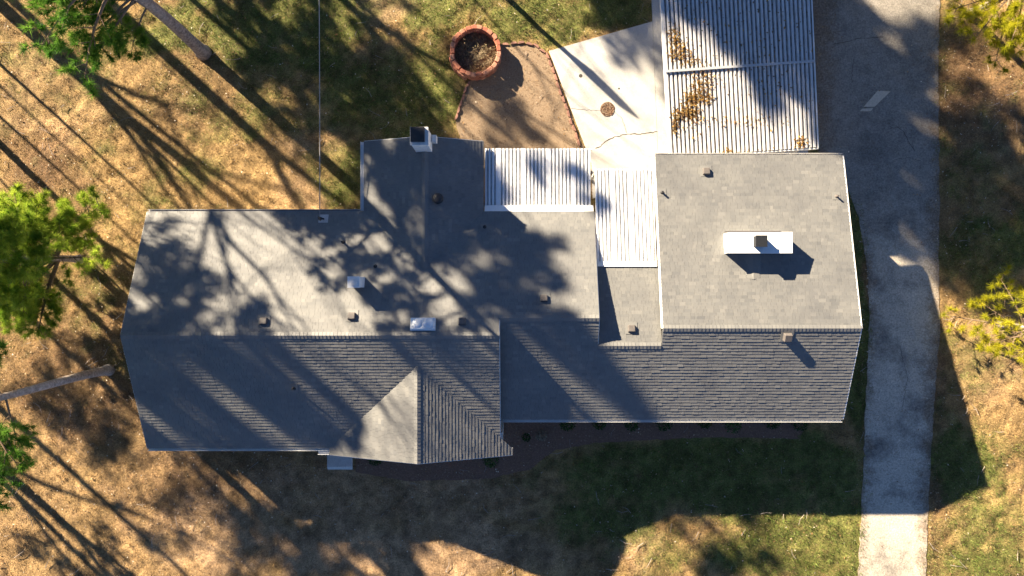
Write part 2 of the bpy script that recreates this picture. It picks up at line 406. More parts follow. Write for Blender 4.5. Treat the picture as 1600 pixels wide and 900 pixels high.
def slope(pts, seed, expo=.142):
    """pts: convex 3D polygon, first edge = eave (left to right seen from outside). Deck + shingles."""
    P = [Vector(p) for p in pts]
    nrm = None
    for i in range(2, len(P)):
        c = (P[1]-P[0]).cross(P[i]-P[0])
        if c.length > 1e-6: nrm = c.normalized(); break
    if nrm.z < 0: raise ValueError('slope winding')
    u = (P[1]-P[0]).normalized(); v = nrm.cross(u).normalized(); o = P[0]
    deck = MB().prism(P, nrm * .14).build('roof_slope', M['deck'], house)
    uv = [((p-o).dot(u), (p-o).dot(v)) for p in P]
    # half planes (ccw polygon)
    hp = []
    for i in range(len(uv)):
        p, q = uv[i], uv[(i+1) % len(uv)]
        a, b = (q[1]-p[1]), -(q[0]-p[0]); hp.append((a, b, a*p[0]+b*p[1]))
    umin, umax = min(p[0] for p in uv), max(p[0] for p in uv); vmax = max(p[1] for p in uv)
    r = random.Random(seed); mb_v = []; mb_f = []; lt = []
    rows = int(vmax / expo) + 1
    for i in range(rows):
        v0 = i*expo - .02; v1 = (i+1)*expo + .012 - .02
        x0 = umin - r.uniform(0, .3)
        base_t = r.uniform(.011, .014)
        while x0 < umax:
            wd = r.choice([.13, .16, .19, .22, .27, .32]) * r.uniform(.9, 1.1)
            t = base_t + (r.choice([0, 0, .003, .006]))
            dv = r.uniform(-.006, .006)
            poly = [(x0+.003, v0+dv), (x0+wd-.003, v0+dv), (x0+wd-.003, v1), (x0+.003, v1)]
            for k, (a, b, c) in enumerate(hp):
                # let the eave and rakes project 2 cm
                ex = .02 if k == 0 else .005
                poly = clip(poly, a, b, c + ex*math.hypot(a, b))
                if len(poly) < 3: break
            if len(poly) >= 3:
                n_ = len(poly); s = len(mb_v)
                for (uu, vv) in poly:
                    hh = .004 + t * max(0, 1 - (vv - v0) / expo * .9)
                    mb_v.append(tuple(o + u*uu + v*vv + nrm*hh))
                for (uu, vv) in poly: mb_v.append(tuple(o + u*uu + v*vv - nrm*.004))
                mb_f += list(range(s, s+n_)); lt.append(n_)
                for k in range(n_):
                    mb_f += [s+k, s+n_+k, s+n_+(k+1) % n_, s+(k+1) % n_]; lt.append(4)
            x0 += wd
    me = mesh_np('shingles', mb_v, mb_f, lt)
    sh = obj('shingles', me, M['shingle'], deck); tag(sh, kind='stuff')
    return deck

def ridge(a, b, sl, sr, seed):
    """caps folded over the ridge line a->b; sl/sr fall per metre on the left/right side"""
    a, b = Vector(a), Vector(b); d = (b-a).normalized(); L = (b-a).length
    side = Vector((-d.y, d.x, 0)).normalized()   # left of travel
    r = random.Random(seed); mb = MB(); k = 0; wdt = .135
    while k*.15 < L - .02:
        t0, t1 = k*.15, min(L, k*.15 + .165)
        lift0, lift1 = .034 + r.uniform(0, .005), .026
        pts = []
        for t, lf in ((t0, lift0), (t1, lift1)):
            c = a + d*t
            pts += [c + side*wdt + Vector((0, 0, lf - sl*wdt)), c + Vector((0, 0, lf+.006)), c - side*wdt + Vector((0, 0, lf - sr*wdt))]
        low = [p - Vector((0, 0, .02)) for p in pts]
        mb.add(pts + low, [(0,1,4,3), (1,2,5,4), (0,6,7,1), (1,7,8,2), (0,3,9,6), (2,8,11,5), (3,4,10,9), (4,5,11,10)])
        k += 1
    o = mb.build('ridge_cap', M['shingle'], house); tag(o, kind='stuff'); return o

ZE = 2.88
XL, XM, XB, XR, XE = -15.56, -0.51, 3.50, 6.10, 14.10
YU, YR, ZR = 3.25, -1.887, 4.863            # left wing: rear eave, ridge
YF = -6.825                                 # left wing front eave
su = (ZR-ZE)/(YU-YR); sf = (ZR-ZE)/(YR-YF)
YMF = -5.60; ZM = 4.60; YM = -1.207; sm = (ZM-ZE)/(YM-YMF)
ZRR = 4.435; YRR = -1.628; YRU = 5.65; srr = (ZRR-ZE)/(YRU-YRR)
ZB = 4.15; YB = (ZB-ZE)/sm + YMF
# extension at the back
EX0, EX1, EXR, EZ, EY = -6.30, -1.23, -3.59, 3.84, 6.25
EYD = YU - (EZ-ZE)/su                       # where its ridge dies into the main slope
# front gable
GX0, GX1, GXR, GZ, GY = -7.78, 0.0, -3.836, 4.35, -7.12
GYD = YF + (GZ-ZE)/sf

# main slopes
slope([(XM,YU,ZE),(XL,YU,ZE),(XL,YR,ZR),(XM,YR,ZR)], 1)
slope([(XL,YF,ZE),(XM,YF,ZE),(XM,YR,ZR),(XL,YR,ZR)], 2)
slope([(XB,YU,ZE),(XM,YU,ZE),(XM,YM,ZM),(XB,YM,ZM)], 3)
slope([(XM,YMF,ZE),(XB,YMF,ZE),(XB,YM,ZM),(XM,YM,ZM)], 4)
slope([(XB,YMF,ZE),(XR,YMF,ZE),(XR,YB,ZB),(XB,YB,ZB)], 5)
BY, BZ = .98, 3.40
slope([(XR,BY,BZ),(XB,BY,BZ),(XB,YB,ZB),(XR,YB,ZB)], 6)
slope([(XR,YMF,ZE),(XE,YMF,ZE),(XE,YRR,ZRR),(XR,YRR,ZRR)], 7)
slope([(XE,YRU,ZE),(XR,YRU,ZE),(XR,YRR,ZRR),(XE,YRR,ZRR)], 8)
# rear extension (west and east slopes), front gable (west and east slopes)
slope([(EX0,EY,ZE),(EX0,YU,ZE),(EXR,EYD,EZ),(EXR,EY,EZ)], 9)
slope([(EX1,YU,ZE),(EX1,EY,ZE),(EXR,EY,EZ),(EXR,EYD,EZ)], 10)
slope([(GX0,YF,ZE),(GX0,GY,ZE),(GXR,GY,GZ),(GXR,GYD,GZ)], 11)
slope([(GX1,GY,ZE),(GX1,YF,ZE),(GXR,GYD,GZ),(GXR,GY,GZ)], 12)
# caps of the ridges
ridge((XM+.02,YR,ZR),(XL,YR,ZR), sf, su, 1); ridge((XB,YM,ZM),(XM,YM,ZM), sm, su, 2)
ridge((XR-.02,YB,ZB),(XB+.02,YB,ZB), sm, .24, 3); ridge((XE,YRR,ZRR),(XR,YRR,ZRR), sm, srr, 4)
ridge((EXR,EY,EZ),(EXR,EYD,EZ), .40, .355, 5); ridge((GXR,GY,GZ),(GXR,GYD,GZ), .36, .38, 6)

# ---- trim: rake boards, fascia, gutters
def board(a, b, width, height, name='rake_board', mat='white', drop=.02):
    a, b = Vector(a), Vector(b); d = (b-a).normalized(); s = Vector((-d.y, d.x, 0)).normalized() * width/2
    up = Vector((0, 0, 1))
    p = [a-s-up*(height+drop), b-s-up*(height+drop), b+s-up*(height+drop), a+s-up*(height+drop), a-s-up*drop, b-s-up*drop, b+s-up*drop, a+s-up*drop]
    return MB().hexa(p).build(name, M[mat], house)
e = .015
for xx, sgn in ((XL, -1), (XM, 1)):
    board((xx+sgn*e,YU,ZE),(xx+sgn*e,YR,ZR), .03, .16); board((xx+sgn*e,YR,ZR),(xx+sgn*e,YF,ZE), .03, .16)
board((XB+e,YU,ZE),(XB+e,YM,ZM), .03, .16); board((XB+e,YM,ZM),(XB+e,YB+.05,ZM-(YM-YB-.05)*sm), .03, .13)
for xx, sgn in ((XR, -1), (XE, 1)):
    board((xx+sgn*.02,YRU,ZE),(xx+sgn*.02,YRR,ZRR), .05, .18, drop=-.012)
board((XE+.02,YRR,ZRR),(XE+.02,YMF,ZE), .04, .18, drop=-.012)
board((EX0,EY+e,ZE),(EXR,EY+e,EZ), .03, .16); board((EXR,EY+e,EZ),(EX1,EY+e,ZE), .03, .16)
board((GX0,GY-e,ZE),(GXR,GY-e,GZ), .03, .16); board((GXR,GY-e,GZ),(GX1,GY-e,ZE), .03, .16)
board((GX0-e,YF+.1,ZE),(GX0-e,GY,ZE), .03, .14, 'fascia'); board((GX1+e,YF,ZE),(GX1+e,GY,ZE), .03, .14, 'fascia')

def gutter(a, b, out, name='gutter', mat='white', w_=.11):
    """open trough along the eave a->b, on side out"""
    a, b = Vector(a), Vector(b); o_ = Vector(out)
    prof = [(0.0, -.03), (0.0, -.14), (w_, -.14), (w_, -.02), (w_-.012, -.02), (w_-.012, -.128), (.012, -.128), (.012, -.03)]
    n_ = len(prof); vs_ = [p + o_*(q[0]+.02) + Vector((0, 0, q[1])) for p in (a, b) for q in prof]
    fs = [(i, (i+1) % n_, (i+1) % n_ + n_, i+n_) for i in range(n_)] + [tuple(range(n_)), tuple(range(2*n_-1, n_-1, -1))]
    return MB().add(vs_, fs).build(name, M[mat], house)
gutter((XL,YF,ZE),(GX0-.05,YF,ZE),(0,-1,0)); gutter((XM+.05,YMF,ZE),(XE,YMF,ZE),(0,-1,0))
gutter((EX0,EY,ZE),(EX0,YU+.05,ZE),(-1,0,0), w_=.15); gutter((XL,YU,ZE),(EX0-.2,YU,ZE),(0,1,0), mat='grey_metal', w_=.09)
gutter((XR,YRU,ZE),(XE,YRU,ZE),(0,1,0), mat='white_dirty', w_=.09)
gutter((GX0-.52,YF-.14,ZE-.02),(GX0+.02,YF-.14,ZE-.02),(0,-1,0), w_=.14)

# ---- walls with openings modelled as inset windows
def wall_prism(x0, x1, y0, y1, ridge_y, zr, name='wall'):
    a = [(x0,y0,0),(x0,y1,0),(x0,y1,2.66),(x0,ridge_y,zr-.28),(x0,y0,2.66)]
    b = [(x1,)+p[1:] for p in a]
    fs = [tuple(range(5)), tuple(range(9, 4, -1))] + [(i, (i+1) % 5, (i+1) % 5 + 5, i+5) for i in range(5)]
    return MB().add(a+b, fs).build(name, M['brick'], house)
wall_prism(XL+.35, XM-.35, YF+.5, YU-.5, YR, ZR); wall_prism(XM-.34, XB-.3, YMF+.5, YU-.52, YM, ZM-.02)
wall_prism(XB-.29, XR+.2, YMF+.52, BY-.2, YB, ZB-.05); wall_prism(XR+.25, XE-.35, YMF+.51, YRU-.5, YRR, ZRR)
def wall_prism_y(x0, x1, y0, y1, rx, zr):
    a = [(x0,y0,0),(x1,y0,0),(x1,y0,2.62),(rx,y0,zr-.28),(x0,y0,2.62)]
    b = [(p[0],y1,p[2]) for p in a]
    fs = [tuple(range(5)), tuple(range(9, 4, -1))] + [(i, (i+1) % 5, (i+1) % 5 + 5, i+5) for i in range(5)]
    return MB().add(a+b, fs).build('wall', M['brick'], house)
wall_prism_y(EX0+.35, EX1-.35, YU-.6, EY-.35, EXR, EZ); wall_prism_y(GX0+.9, GX1-.4, GY+.4, YF+.6, GXR, GZ)
def window(x, y, wd, ht, sill, ny_):
    fr = MB()
    for (a, b, c, d) in ((-wd/2-.06, wd/2+.06, sill-.06, sill), (-wd/2-.06, wd/2+.06, sill+ht, sill+ht+.06), (-wd/2-.06, -wd/2, sill, sill+ht), (wd/2, wd/2+.06, sill, sill+ht), (-.02, .02, sill, sill+ht)):
        fr.box(x+a, x+b, min(y, y+ny_*.06), max(y, y+ny_*.06), c, d)
    f = fr.build('window', M['white'], house)
    MB().box(x-wd/2, x+wd/2, min(y, y+ny_*.02), max(y, y+ny_*.02), sill, sill+ht).build('pane', M['glass'], f)
for x_ in (-13.4, -10.6): window(x_, YF+.5, 1.5, 1.2, .95, -1)
for x_ in (-5.2, -2.4): window(x_, GY+.4, 1.2, 1.3, .8, -1)
for x_ in (2.0, 4.8, 8.2, 11.6): window(x_, YMF+.5, 1.4, 1.2, .95, -1)
for x_ in (-12.8, -9.2): window(x_, YU-.5, 1.3, 1.0, 1.1, 1)
dr = MB().box(-8.15, -7.2, YF+.44, YF+.50, .18, 2.22).build('door', M['door'], house)
MB().box(-7.34, -7.28, YF+.37, YF+.44, 1.08, 1.16).build('handle', M['grey_metal'], dr)

# ---- chimneys, flues, skylight and vents on the roof
def chimney(name_cap, cx, cy, wx, wy, z0, z1, cap=None, mat='white'):
    c = MB().box(cx-wx/2, cx+wx/2, cy-wy/2, cy+wy/2, z0, z1).build('chimney', M[mat], house, bevel=.01)
    return c
# north gable chimney with dark cap
c = MB().hexa([(-3.98,5.62,2.5),(-3.30,5.62,2.5),(-3.30,6.30,2.5),(-3.98,6.30,2.5),(-3.97,5.63,5.18),(-3.31,5.63,5.18),(-3.31,6.29,5.18),(-3.97,6.29,5.18)]).build('chimney', M['white_dirty'], house, bevel=.012)
MB().box(-4.00,-3.28,5.60,6.32,5.18,5.24).build('chimney_crown', M['white_dirty'], c, bevel=.01)
MB().box(-3.97,-3.42,5.72,6.29,5.24,5.36).build('chimney_cap', M['vent_dark'], c, bevel=.01)
MB().box(-3.10,-3.28,5.98,6.26,2.5,4.1).build('shoulder', M['white_dirty'], c)
# square white flue box on the main roof
c = MB().box(-6.49,-6.03,.02,.45,3.7,5.02).build('chimney', M['white'], house, bevel=.01)
MB().box(-6.50,-6.02,.01,.46,5.02,5.05).build('chimney_cap', M['white'], c, bevel=.006)
MB().box(-6.36,-6.14,.12,.34,5.05,5.11).build('flue', M['white_dirty'], c, bevel=.01)
# wide white chase
c = MB().box(8.78,11.30,1.42,2.24,3.3,4.44).build('chimney', M['white'], house, bevel=.01)
MB().box(8.76,11.32,1.40,2.26,4.44,4.47).build('chimney_cap', M['white'], c, bevel=.006)
MB().box(8.58,10.85,2.262,2.30,4.40,4.475).build('flashing', M['vent'], c)
fl = MB()
fl.box(9.74,10.16,1.66,2.08,4.47,4.78); fl.build('flue', M['flue'], c, bevel=.01)
MB().box(9.72,10.18,1.64,2.10,4.78,4.80).build('flue_cap', M['flue'], c)
# saddle below the chase
def zr_(y_): return ZE + (YRU-y_)*srr
MB().add([(9.50,1.40,zr_(1.40)+.012),(10.30,1.40,zr_(1.40)+.012),(9.90,1.40,zr_(1.40)+.14),(9.90,.35,zr_(.35)+.03),(9.62,.42,zr_(.42)+.012),(10.18,.42,zr_(.42)+.012)],
         [(0,4,3,2),(2,3,5,1),(0,2,1)]).build('chimney_saddle', M['shingle'], house)
# skylight with two domes, tilted with the slope
def on_rear(x_, y_): return Vector((x_, y_, ZE + (YU-y_)*su))
def local_frame(p, fall_y):
    """matrix at roof point p; fall_y = dz/dy"""
    ey = Vector((0, 1, fall_y)).normalized(); ex = Vector((1, 0, 0)); ez = ex.cross(ey)
    m = Matrix((ex, ey, ez)).transposed().to_4x4(); m.translation = p; return m
def xf(mb, m):
    mb.v = [tuple(m @ Vector(p)) for p in mb.v]; return mb
fm = local_frame(on_rear(-3.56, -1.46), -su)
sk = xf(MB().hexa([(-.52,-.28,-.02),(.52,-.28,-.02),(.52,.28,-.02),(-.52,.28,-.02),(-.47,-.23,.17),(.47,-.23,.17),(.47,.23,.17),(-.47,.23,.17)]), fm).build('skylight', M['skylight'], house, bevel=.015)
for cx in (-.22, .22):
    d = MB(); vs_ = []; fs = []
    for i in range(5):
        a = i/4*math.pi/2; rr = math.cos(a)
        for k in range(16):
            t = 2*math.pi*k/16; q = 2.6
            ct, st = math.cos(t), math.sin(t); sc = (abs(ct)**q+abs(st)**q)**(-1/q)
            vs_.append((cx + .19*rr*sc*ct, .19*rr*sc*st, .17 + .09*math.sin(a)))
    for i in range(4):
        for k in range(16): fs.append((i*16+k, i*16+(k+1) % 16, (i+1)*16+(k+1) % 16, (i+1)*16+k))
    fs.append(tuple(range(64, 80)))
    xf(d.add(vs_, fs), fm).build('dome', M['skylight'], sk, smooth=True)

def box_vent(px, py, plane, s=.31, h=.15, mat='vent'):
    """square exhaust vent; plane(y)->z with gradient"""
    zf, g = plane
    z_ = 4.0
    for _ in range(6):
        p = W(px, py, z_); z_ = zf(p.y) + .1
    p = W(px, py, z_); p.z = zf(p.y)
    m_ = local_frame(p, g)
    v = xf(MB().hexa([(-s/2,-s/2,.02),(s/2,-s/2,.02),(s/2,s/2,.02),(-s/2,s/2,.02),(-s/2+.02,-s/2+.02,h),(s/2-.02,-s/2+.02,h),(s/2-.02,s/2-.02,h),(-s/2+.02,s/2-.02,h)]), m_).build('roof_vent', M[mat], house, bevel=.02)
    xf(MB().box(-s/2-.09, s/2+.09, -s/2-.06, s/2+.12, .022, .03), m_).build('flashing', M['shingle'], v)
REAR = (lambda y_: ZE+(YU-y_)*su, -su); FRONT = (lambda y_: ZE+(y_-YMF)*sm, sm); RREAR = (lambda y_: ZE+(YRU-y_)*srr, -srr)
BREZ = (lambda y_: BZ+(BY-y_)*(ZB-BZ)/(BY-YB), -(ZB-BZ)/(BY-YB)); LFRONT = (lambda y_: ZE+(y_-YF)*sf, sf)
for px, py in ((411,503),(549,495),(722,503),(850,467)): box_vent(px, py, REAR)
box_vent(987, 514, BREZ); box_vent(1104, 268, RREAR); box_vent(1231, 526, FRONT, .34, .22)
# low round turbine on the extension's east slope
p = Vector((-3.06, 3.70, EZ-(.53)*(EZ-ZE)/(EX1-EXR)))
v = MB().tube([p+Vector((0,0,-.05)), p+Vector((0,0,.10)), p+Vector((0,0,.12)), p+Vector((0,0,.20)), p+Vector((0,0,.24))], [.16,.16,.23,.22,.08], 16).build('roof_vent', M['vent_dark'], house, smooth=True)

def pipe(px, py, plane, h=.35, r=.045, mat='vent_dark', boot=True):
    zf, g = plane; z_ = 4.0
    for _ in range(6):
        p = W(px, py, z_); z_ = zf(p.y) + .2
    p = W(px, py, z_); p.z = zf(p.y)
    o = MB().tube([p-Vector((0,0,.05)), p+Vector((0,0,.05)), p+Vector((0,0,.07)), p+Vector((0,0,h))], [.10,.075,r,r], 12).build('vent_pipe', M[mat], house, smooth=False)
    if boot: xf(MB().box(-.17,.17,-.15,.19,.02,.027), local_frame(p, g)).build('flashing', M['shingle'], o)
pipe(535,378,REAR,.3); pipe(585,416,REAR,.2); pipe(457,608,LFRONT,.25); pipe(757,354,REAR,.22); pipe(1036,300,RREAR,.2); pipe(1310,306,RREAR,.22,.04,'vent')
# service mast where the cable lands
zm = lambda y_: ZE+(YU-y_)*su
mp = Vector((-8.0, 2.93, zm(2.93)))
mast = MB().tube([mp-Vector((0,0,.6)), mp+Vector((0,0,.75)), mp+Vector((.05,-.06,.86)), mp+Vector((.12,-.14,.84))], [.04,.04,.055,.05], 10).build('service_mast', M['vent_dark'], house)
xf(MB().box(-.2,.2,-.18,.2,.02,.028), local_frame(mp, -su)).build('flashing', M['grey_metal'], mast)

# ------------------------------------------------------------------ service cable
def cable(name, a, b, sag, r, label):
    pts = [Vector(a).lerp(Vector(b), i/16) - Vector((0, 0, sag*4*(i/16)*(1-i/16))) for i in range(17)]
    return tag(MB().tube(pts, r, 6).build(name, M['cable'], smooth=True), label, 'cable')
cable('overhead_cable', mp+Vector((.02,.05,.66)), (-7.2, 34, 8.2), .5, .018, 'thin overhead service cable running from the back yard to the roof')

# ------------------------------------------------------------------ corrugated covers
def profile_panel(x0, segs, y0, y1, z0, z1, mat, parent, name='roof_panel', thick=.006):
    """segs: list of (width, dz) giving a stepped profile from x0; extruded from (y0,z0) to (y1,z1)"""
    xs = [x0]; zs = [0.0]
    for wd, dz in segs: xs.append(xs[-1]+wd); zs.append(dz)
    n_ = len(xs); top0 = [(xs[i], y0, z0+zs[i]) for i in range(n_)]; top1 = [(xs[i], y1, z1+zs[i]) for i in range(n_)]
    bot0 = [(p[0], p[1], p[2]-thick) for p in top0]; bot1 = [(p[0], p[1], p[2]-thick) for p in top1]
    fs = []
    for i in range(n_-1):
        fs += [(i, i+1, n_+i+1, n_+i), (2*n_+i, 3*n_+i, 3*n_+i+1, 2*n_+i+1), (i, 2*n_+i, 2*n_+i+1, i+1), (n_+i, n_+i+1, 3*n_+i+1, 3*n_+i)]
    fs += [(0, n_, 3*n_, 2*n_), (n_-1, 3*n_-1, 4*n_-1, 2*n_-1)]
    me = bpy.data.meshes.new(name); me.from_pydata(top0+top1+bot0+bot1, [], fs); me.update()
    me.materials.append(mat); me.materials.append(M['valley_shade'] if mat is M['carport'] else M['cover_valley_shade'])
    for i in range(n_-1):
        if zs[i] == 0 and zs[i+1] == 0: me.polygons[i*4].material_index = 1  # valley faces carry the painted rib shadow
    return obj(name, me, mat, parent), xs[-1]

RIB = [(.012, .075), (.066, .075), (.012, 0.0), (.068, 0.0)]      # one rib, then a valley
FLAT = [(.012, .075), (.20, .075), (.012, 0.0), (.06, 0.0)]
cov = empty('patio_cover', (1.1, 5, 0), 'white ribbed metal patio cover against the rear wall', 'patio cover', 'ribbed patio covers')
x_ = -1.17; i = 0
while x_ < 3.35:
    segs = (RIB*3 + FLAT) if i == 0 else (RIB*5 + FLAT)
    tot = x_; keep = []
    for s in segs:
        if tot + s[0] > 3.44: break
        keep.append(s); tot += s[0]
    if not keep: break
    o, x_ = profile_panel(x_, keep, 3.42, 6.02, 2.66, 2.52, M['cover'], cov); i += 1
    x_ += .002
MB().hexa([(-1.17,3.27,2.86),(3.48,3.27,2.86),(3.48,3.55,2.745),(-1.17,3.55,2.745),(-1.17,3.27,2.89),(3.48,3.27,2.89),(3.48,3.55,2.765),(-1.17,3.55,2.765)]).build('flashing', M['white'], cov)
MB().box(-1.15,3.46,5.96,6.02,2.36,2.50).build('beam', M['white_dirty'], cov)
for x_ in (-1.0, 1.2, 3.1): MB().box(x_-.05, x_+.05, 5.93, 6.03, .05, 2.36).build('post', M['white_dirty'], cov)
cov2 = empty('patio_cover', (4.8, 3, 0), 'narrower white ribbed metal cover between the two roofs', 'patio cover', 'ribbed patio covers')
x_ = 3.56; i = 0
while x_ < 5.98:
    segs = (RIB*4 + FLAT) if i == 0 else ((RIB*3 + FLAT) if i == 1 else RIB*6)
    tot = x_; keep = []
    for s in segs:
        if tot + s[0] > 6.06: break
        keep.append(s); tot += s[0]
    if not keep: break
    o, x_ = profile_panel(x_, keep, 1.02, 5.12, 3.37, 2.58, M['cover'], cov2); i += 1
    x_ += .002
MB().hexa([(3.54,.90,3.47),(6.06,.90,3.47),(6.06,1.12,3.415),(3.54,1.12,3.415),(3.54,.90,3.49),(6.06,.90,3.49),(6.06,1.12,3.435),(3.54,1.12,3.435)]).build('flashing', M['white'], cov2)
MB().box(3.58,6.04,5.04,5.10,2.40,2.565).build('beam', M['white_dirty'], cov2)
for x_ in (3.68, 5.95): MB().box(x_-.05, x_+.05, 5.02, 5.12, .05, 2.40).build('post', M['white_dirty'], cov2)

# carport
ZC = 2.70
car = empty('carport', W(1155, 60, 0), 'open carport under a weathered corrugated metal roof with leaf piles', 'carport')
A0 = W(1047, 246, ZC-.1); B0 = W(1277, 230, ZC-.1)
ex = (B0 - A0); wid = ex.length; ex.normalize(); ey = Vector((-ex.y, ex.x, 0)).normalized()
Rm = Matrix((ex, ey, Vector((0,0,1)))).transposed().to_4x4(); Rm.translation = Vector((A0.x, A0.y, 0))
CRIB = [(.014, .07), (.078, .07), (.014, 0.0), (.072, 0.0)]
prd = sum(s[0] for s in CRIB); nrib = int(wid / prd); sc = wid / (nrib*prd)
CRIB = [(a*sc, b) for a, b in CRIB]
seam = 3.62
def zc(t): return 2.60 + .055*t           # gentle rise to the back
k = 0
for row, (ya, yb, dz) in enumerate(((0.0, seam+.06, 0.0), (seam-.04, 9.2, .014))):
    x_ = 0.0; c = 0
    while c < nrib:
        nn = min(4, nrib-c)
        o, x2 = profile_panel(x_, CRIB*nn, ya, yb, zc(ya)+dz, zc(yb)+dz, M['carport'], car)
        o.data.transform(Rm); x_ = x2; c += nn
def cbox(x0, x1, y0, y1, z0, z1, name, mat, slope_=True):
    mb = MB(); a0, a1 = (zc(y0)-2.60, zc(y1)-2.60) if slope_ else (0, 0)
    mb.hexa([(x0,y0,z0+a0),(x1,y0,z0+a0),(x1,y1,z0+a1),(x0,y1,z0+a1),(x0,y0,z1+a0),(x1,y0,z1+a0),(x1,y1,z1+a1),(x0,y1,z1+a1)])
    return xf(mb, Rm).build(name, M[mat], car)
cbox(-.01, wid+.01, seam-.05, seam+.05, 2.69, 2.73, 'seam_strip', 'grey_metal')
cbox(-.045, -.002, -.03, 9.2, 2.50, 2.655, 'edge_trim', 'white'); cbox(wid+.002, wid+.045, -.03, 9.2, 2.50, 2.665, 'edge_trim', 'white')
cbox(-.045, wid+.045, -.075, -.032, 2.47, 2.63, 'edge_trim', 'white')
for yy in (.15, 3.6, 7.0): cbox(.02, wid-.02, yy-.05, yy+.05, 2.40, 2.585, 'beam', 'wood')
for xx in (.85, wid-.3):
    for yy in (.15, 3.6, 7.0): cbox(xx-.06, xx+.06, yy-.06, yy+.06, .03, 2.40+.055*yy, 'post', 'white_dirty', False)
xf(MB().tube([(wid*.62,-.02,2.3),(wid*.55,-.5,1.6)], .03, 6), Rm).build('brace', M['white'], car)
xf(MB().tube([(wid*.80,-.02,2.35),(wid*.70,-.35,1.9)], .03, 6), Rm).build('brace', M['white'], car)

# leaf and needle debris on the carport roof
def scatter_leaves(name, pts, size, cols, zfun, matname, parent=None, tilt=.5, asp=.6):
    """flat little leaf faces: pts Nx3"""
    n_ = len(pts); a = rng.random(n_)*2*np.pi; L = size*(.6+.8*rng.random(n_)); Wd = L*asp
    dx = np.stack([np.cos(a), np.sin(a), (rng.random(n_)-.5)*tilt*2], 1)*L[:, None]/2
    dy = np.stack([-np.sin(a), np.cos(a), (rng.random(n_)-.5)*tilt*2], 1)*Wd[:, None]/2
    v = np.stack([pts-dx, pts+dy, pts+dx, pts-dy], 1).reshape(-1, 3)
    me = mesh_np(name, v, np.arange(4*n_), np.full(n_, 4))
    ci = rng.integers(0, len(cols), n_); c = np.array(cols)[ci]*(.7+.6*rng.random(n_))[:, None]
    c4 = np.repeat(np.concatenate([c, np.ones((n_, 1))], 1), 4, 0)
    ca = me.color_attributes.new('Col', 'FLOAT_COLOR', 'POINT'); ca.data.foreach_set('color', c4.astype(np.float32).ravel())
    return obj(name, me, M[matname], parent)
Rinv = Rm.inverted()
cl = []
for (px, py, sx, sy, n_) in ((1052,62,5,9,170),(1062,88,7,8,130),(1050,85,4,6,80),(1075,98,9,5,90),(1066,75,5,8,70),(1090,128,10,8,120),(1098,140,7,9,90),(1078,155,7,8,260),(1090,152,6,6,170),
                             (1102,156,6,4,110),(1070,175,8,5,200),(1082,178,7,6,200),(1058,185,5,7,190),(1053,198,2,5,70),(1105,120,7,10,60),(1250,222,5,5,110),(1137,236,4,3,50),(1150,190,35,4,110),(1190,150,60,45,160),(1150,60,70,50,260),(1080,205,14,8,40),(1180,238,50,3,90)):
    for _ in range(n_):
        p = W(px+random.gauss(0, sx), py+random.gauss(0, sy), 2.72); q = Rinv @ p
        if not (0.03 < q.x < wid-.03 and 0 < q.y < 8.8): continue
        ph = (q.x/(prd*sc)) % 1.0; top_ = ph < .6
        p.z = zc(q.y) + (.076 if top_ else .01) + (.014 if q.y > seam else 0) + abs(random.gauss(0, .02)) + .012
        cl.append(p)
lv = scatter_leaves('leaf_litter', np.array([tuple(p) for p in cl]), .085, [(.30,.17,.045),(.22,.11,.035),(.36,.22,.06),(.12,.065,.03),(.24,.19,.11)], None, 'grass', None, .6)
tag(lv, 'clumps of brown fallen leaves caught in the carport roof ribs', 'leaves', kind='stuff')

# ------------------------------------------------------------------ fire pit of stacked red blocks
FP = W(743, 80, .5); FP.z = 0
pit = empty('fire_pit', FP, 'round fire pit ring of stacked red scalloped blocks', 'fire pit')
def wedge(r0, r1, ang, h, name, chamf=.022):
    """one ring block, centred on +x axis around the origin, slightly bowed outer face"""
    n_ = 5; vs_ = []; 
    for zz, ins in ((0, .0), (h-chamf, .0), (h, chamf)):
        for i in range(n_):
            t = -ang/2 + ang*i/(n_-1); t *= (1 - ins/ (r1*ang) * 1.4)
            bow = .022*math.cos(math.pi*(i/(n_-1)-.5))
            vs_.append(((r1+bow-ins)*math.cos(t), (r1+bow-ins)*math.sin(t), zz))
        for i in range(n_-1, -1, -1):
            t = -ang/2 + ang*i/(n_-1); t *= (1 - ins/(r1*ang)*1.4)
            vs_.append(((r0+ins)*math.cos(t), (r0+ins)*math.sin(t), zz))
    m_ = 2*n_; fs = [tuple(range(m_-1, -1, -1)), tuple(range(2*m_, 3*m_))]
    for L in range(2):
        for i in range(m_): fs.append((L*m_+i, L*m_+(i+1) % m_, (L+1)*m_+(i+1) % m_, (L+1)*m_+i))
    me = bpy.data.meshes.new(name); me.from_pydata(vs_, [], fs); me.update(); me.materials.append(M['block']); return me
def place(name, me, parent, loc, rz=0, rx=0, ry=0, sc_=1):
    o = bpy.data.objects.new(name, me); COL.objects.link(o)
    o.parent = parent; o.matrix_parent_inverse = Matrix.Translation(-parent_world(parent))
    o.location = loc; o.rotation_euler = (rx, ry, rz); o.scale = (sc_, sc_, sc_) if not hasattr(sc_, '__len__') else sc_
    return o
NB = 25; ang = 2*math.pi/NB; bm_ = wedge(1.0, 1.175, ang*.93, .145, 'block')
r = random.Random(5)
for c in range(4):
    for i in range(NB):
        a = (i + .5*(c % 2) + r.uniform(-.06, .06))*ang
        off = r.uniform(-.018, .018) + (.0 if c < 3 else r.uniform(-.02, .02))
        if c < 3 and 190 < math.degrees(a) % 360 < 245: off += .08
        place('block', bm_, pit, FP+Vector((off*math.cos(a), off*math.sin(a), .0+c*.148)), a + r.uniform(-.035, .035), 0, r.uniform(-.02, .02))
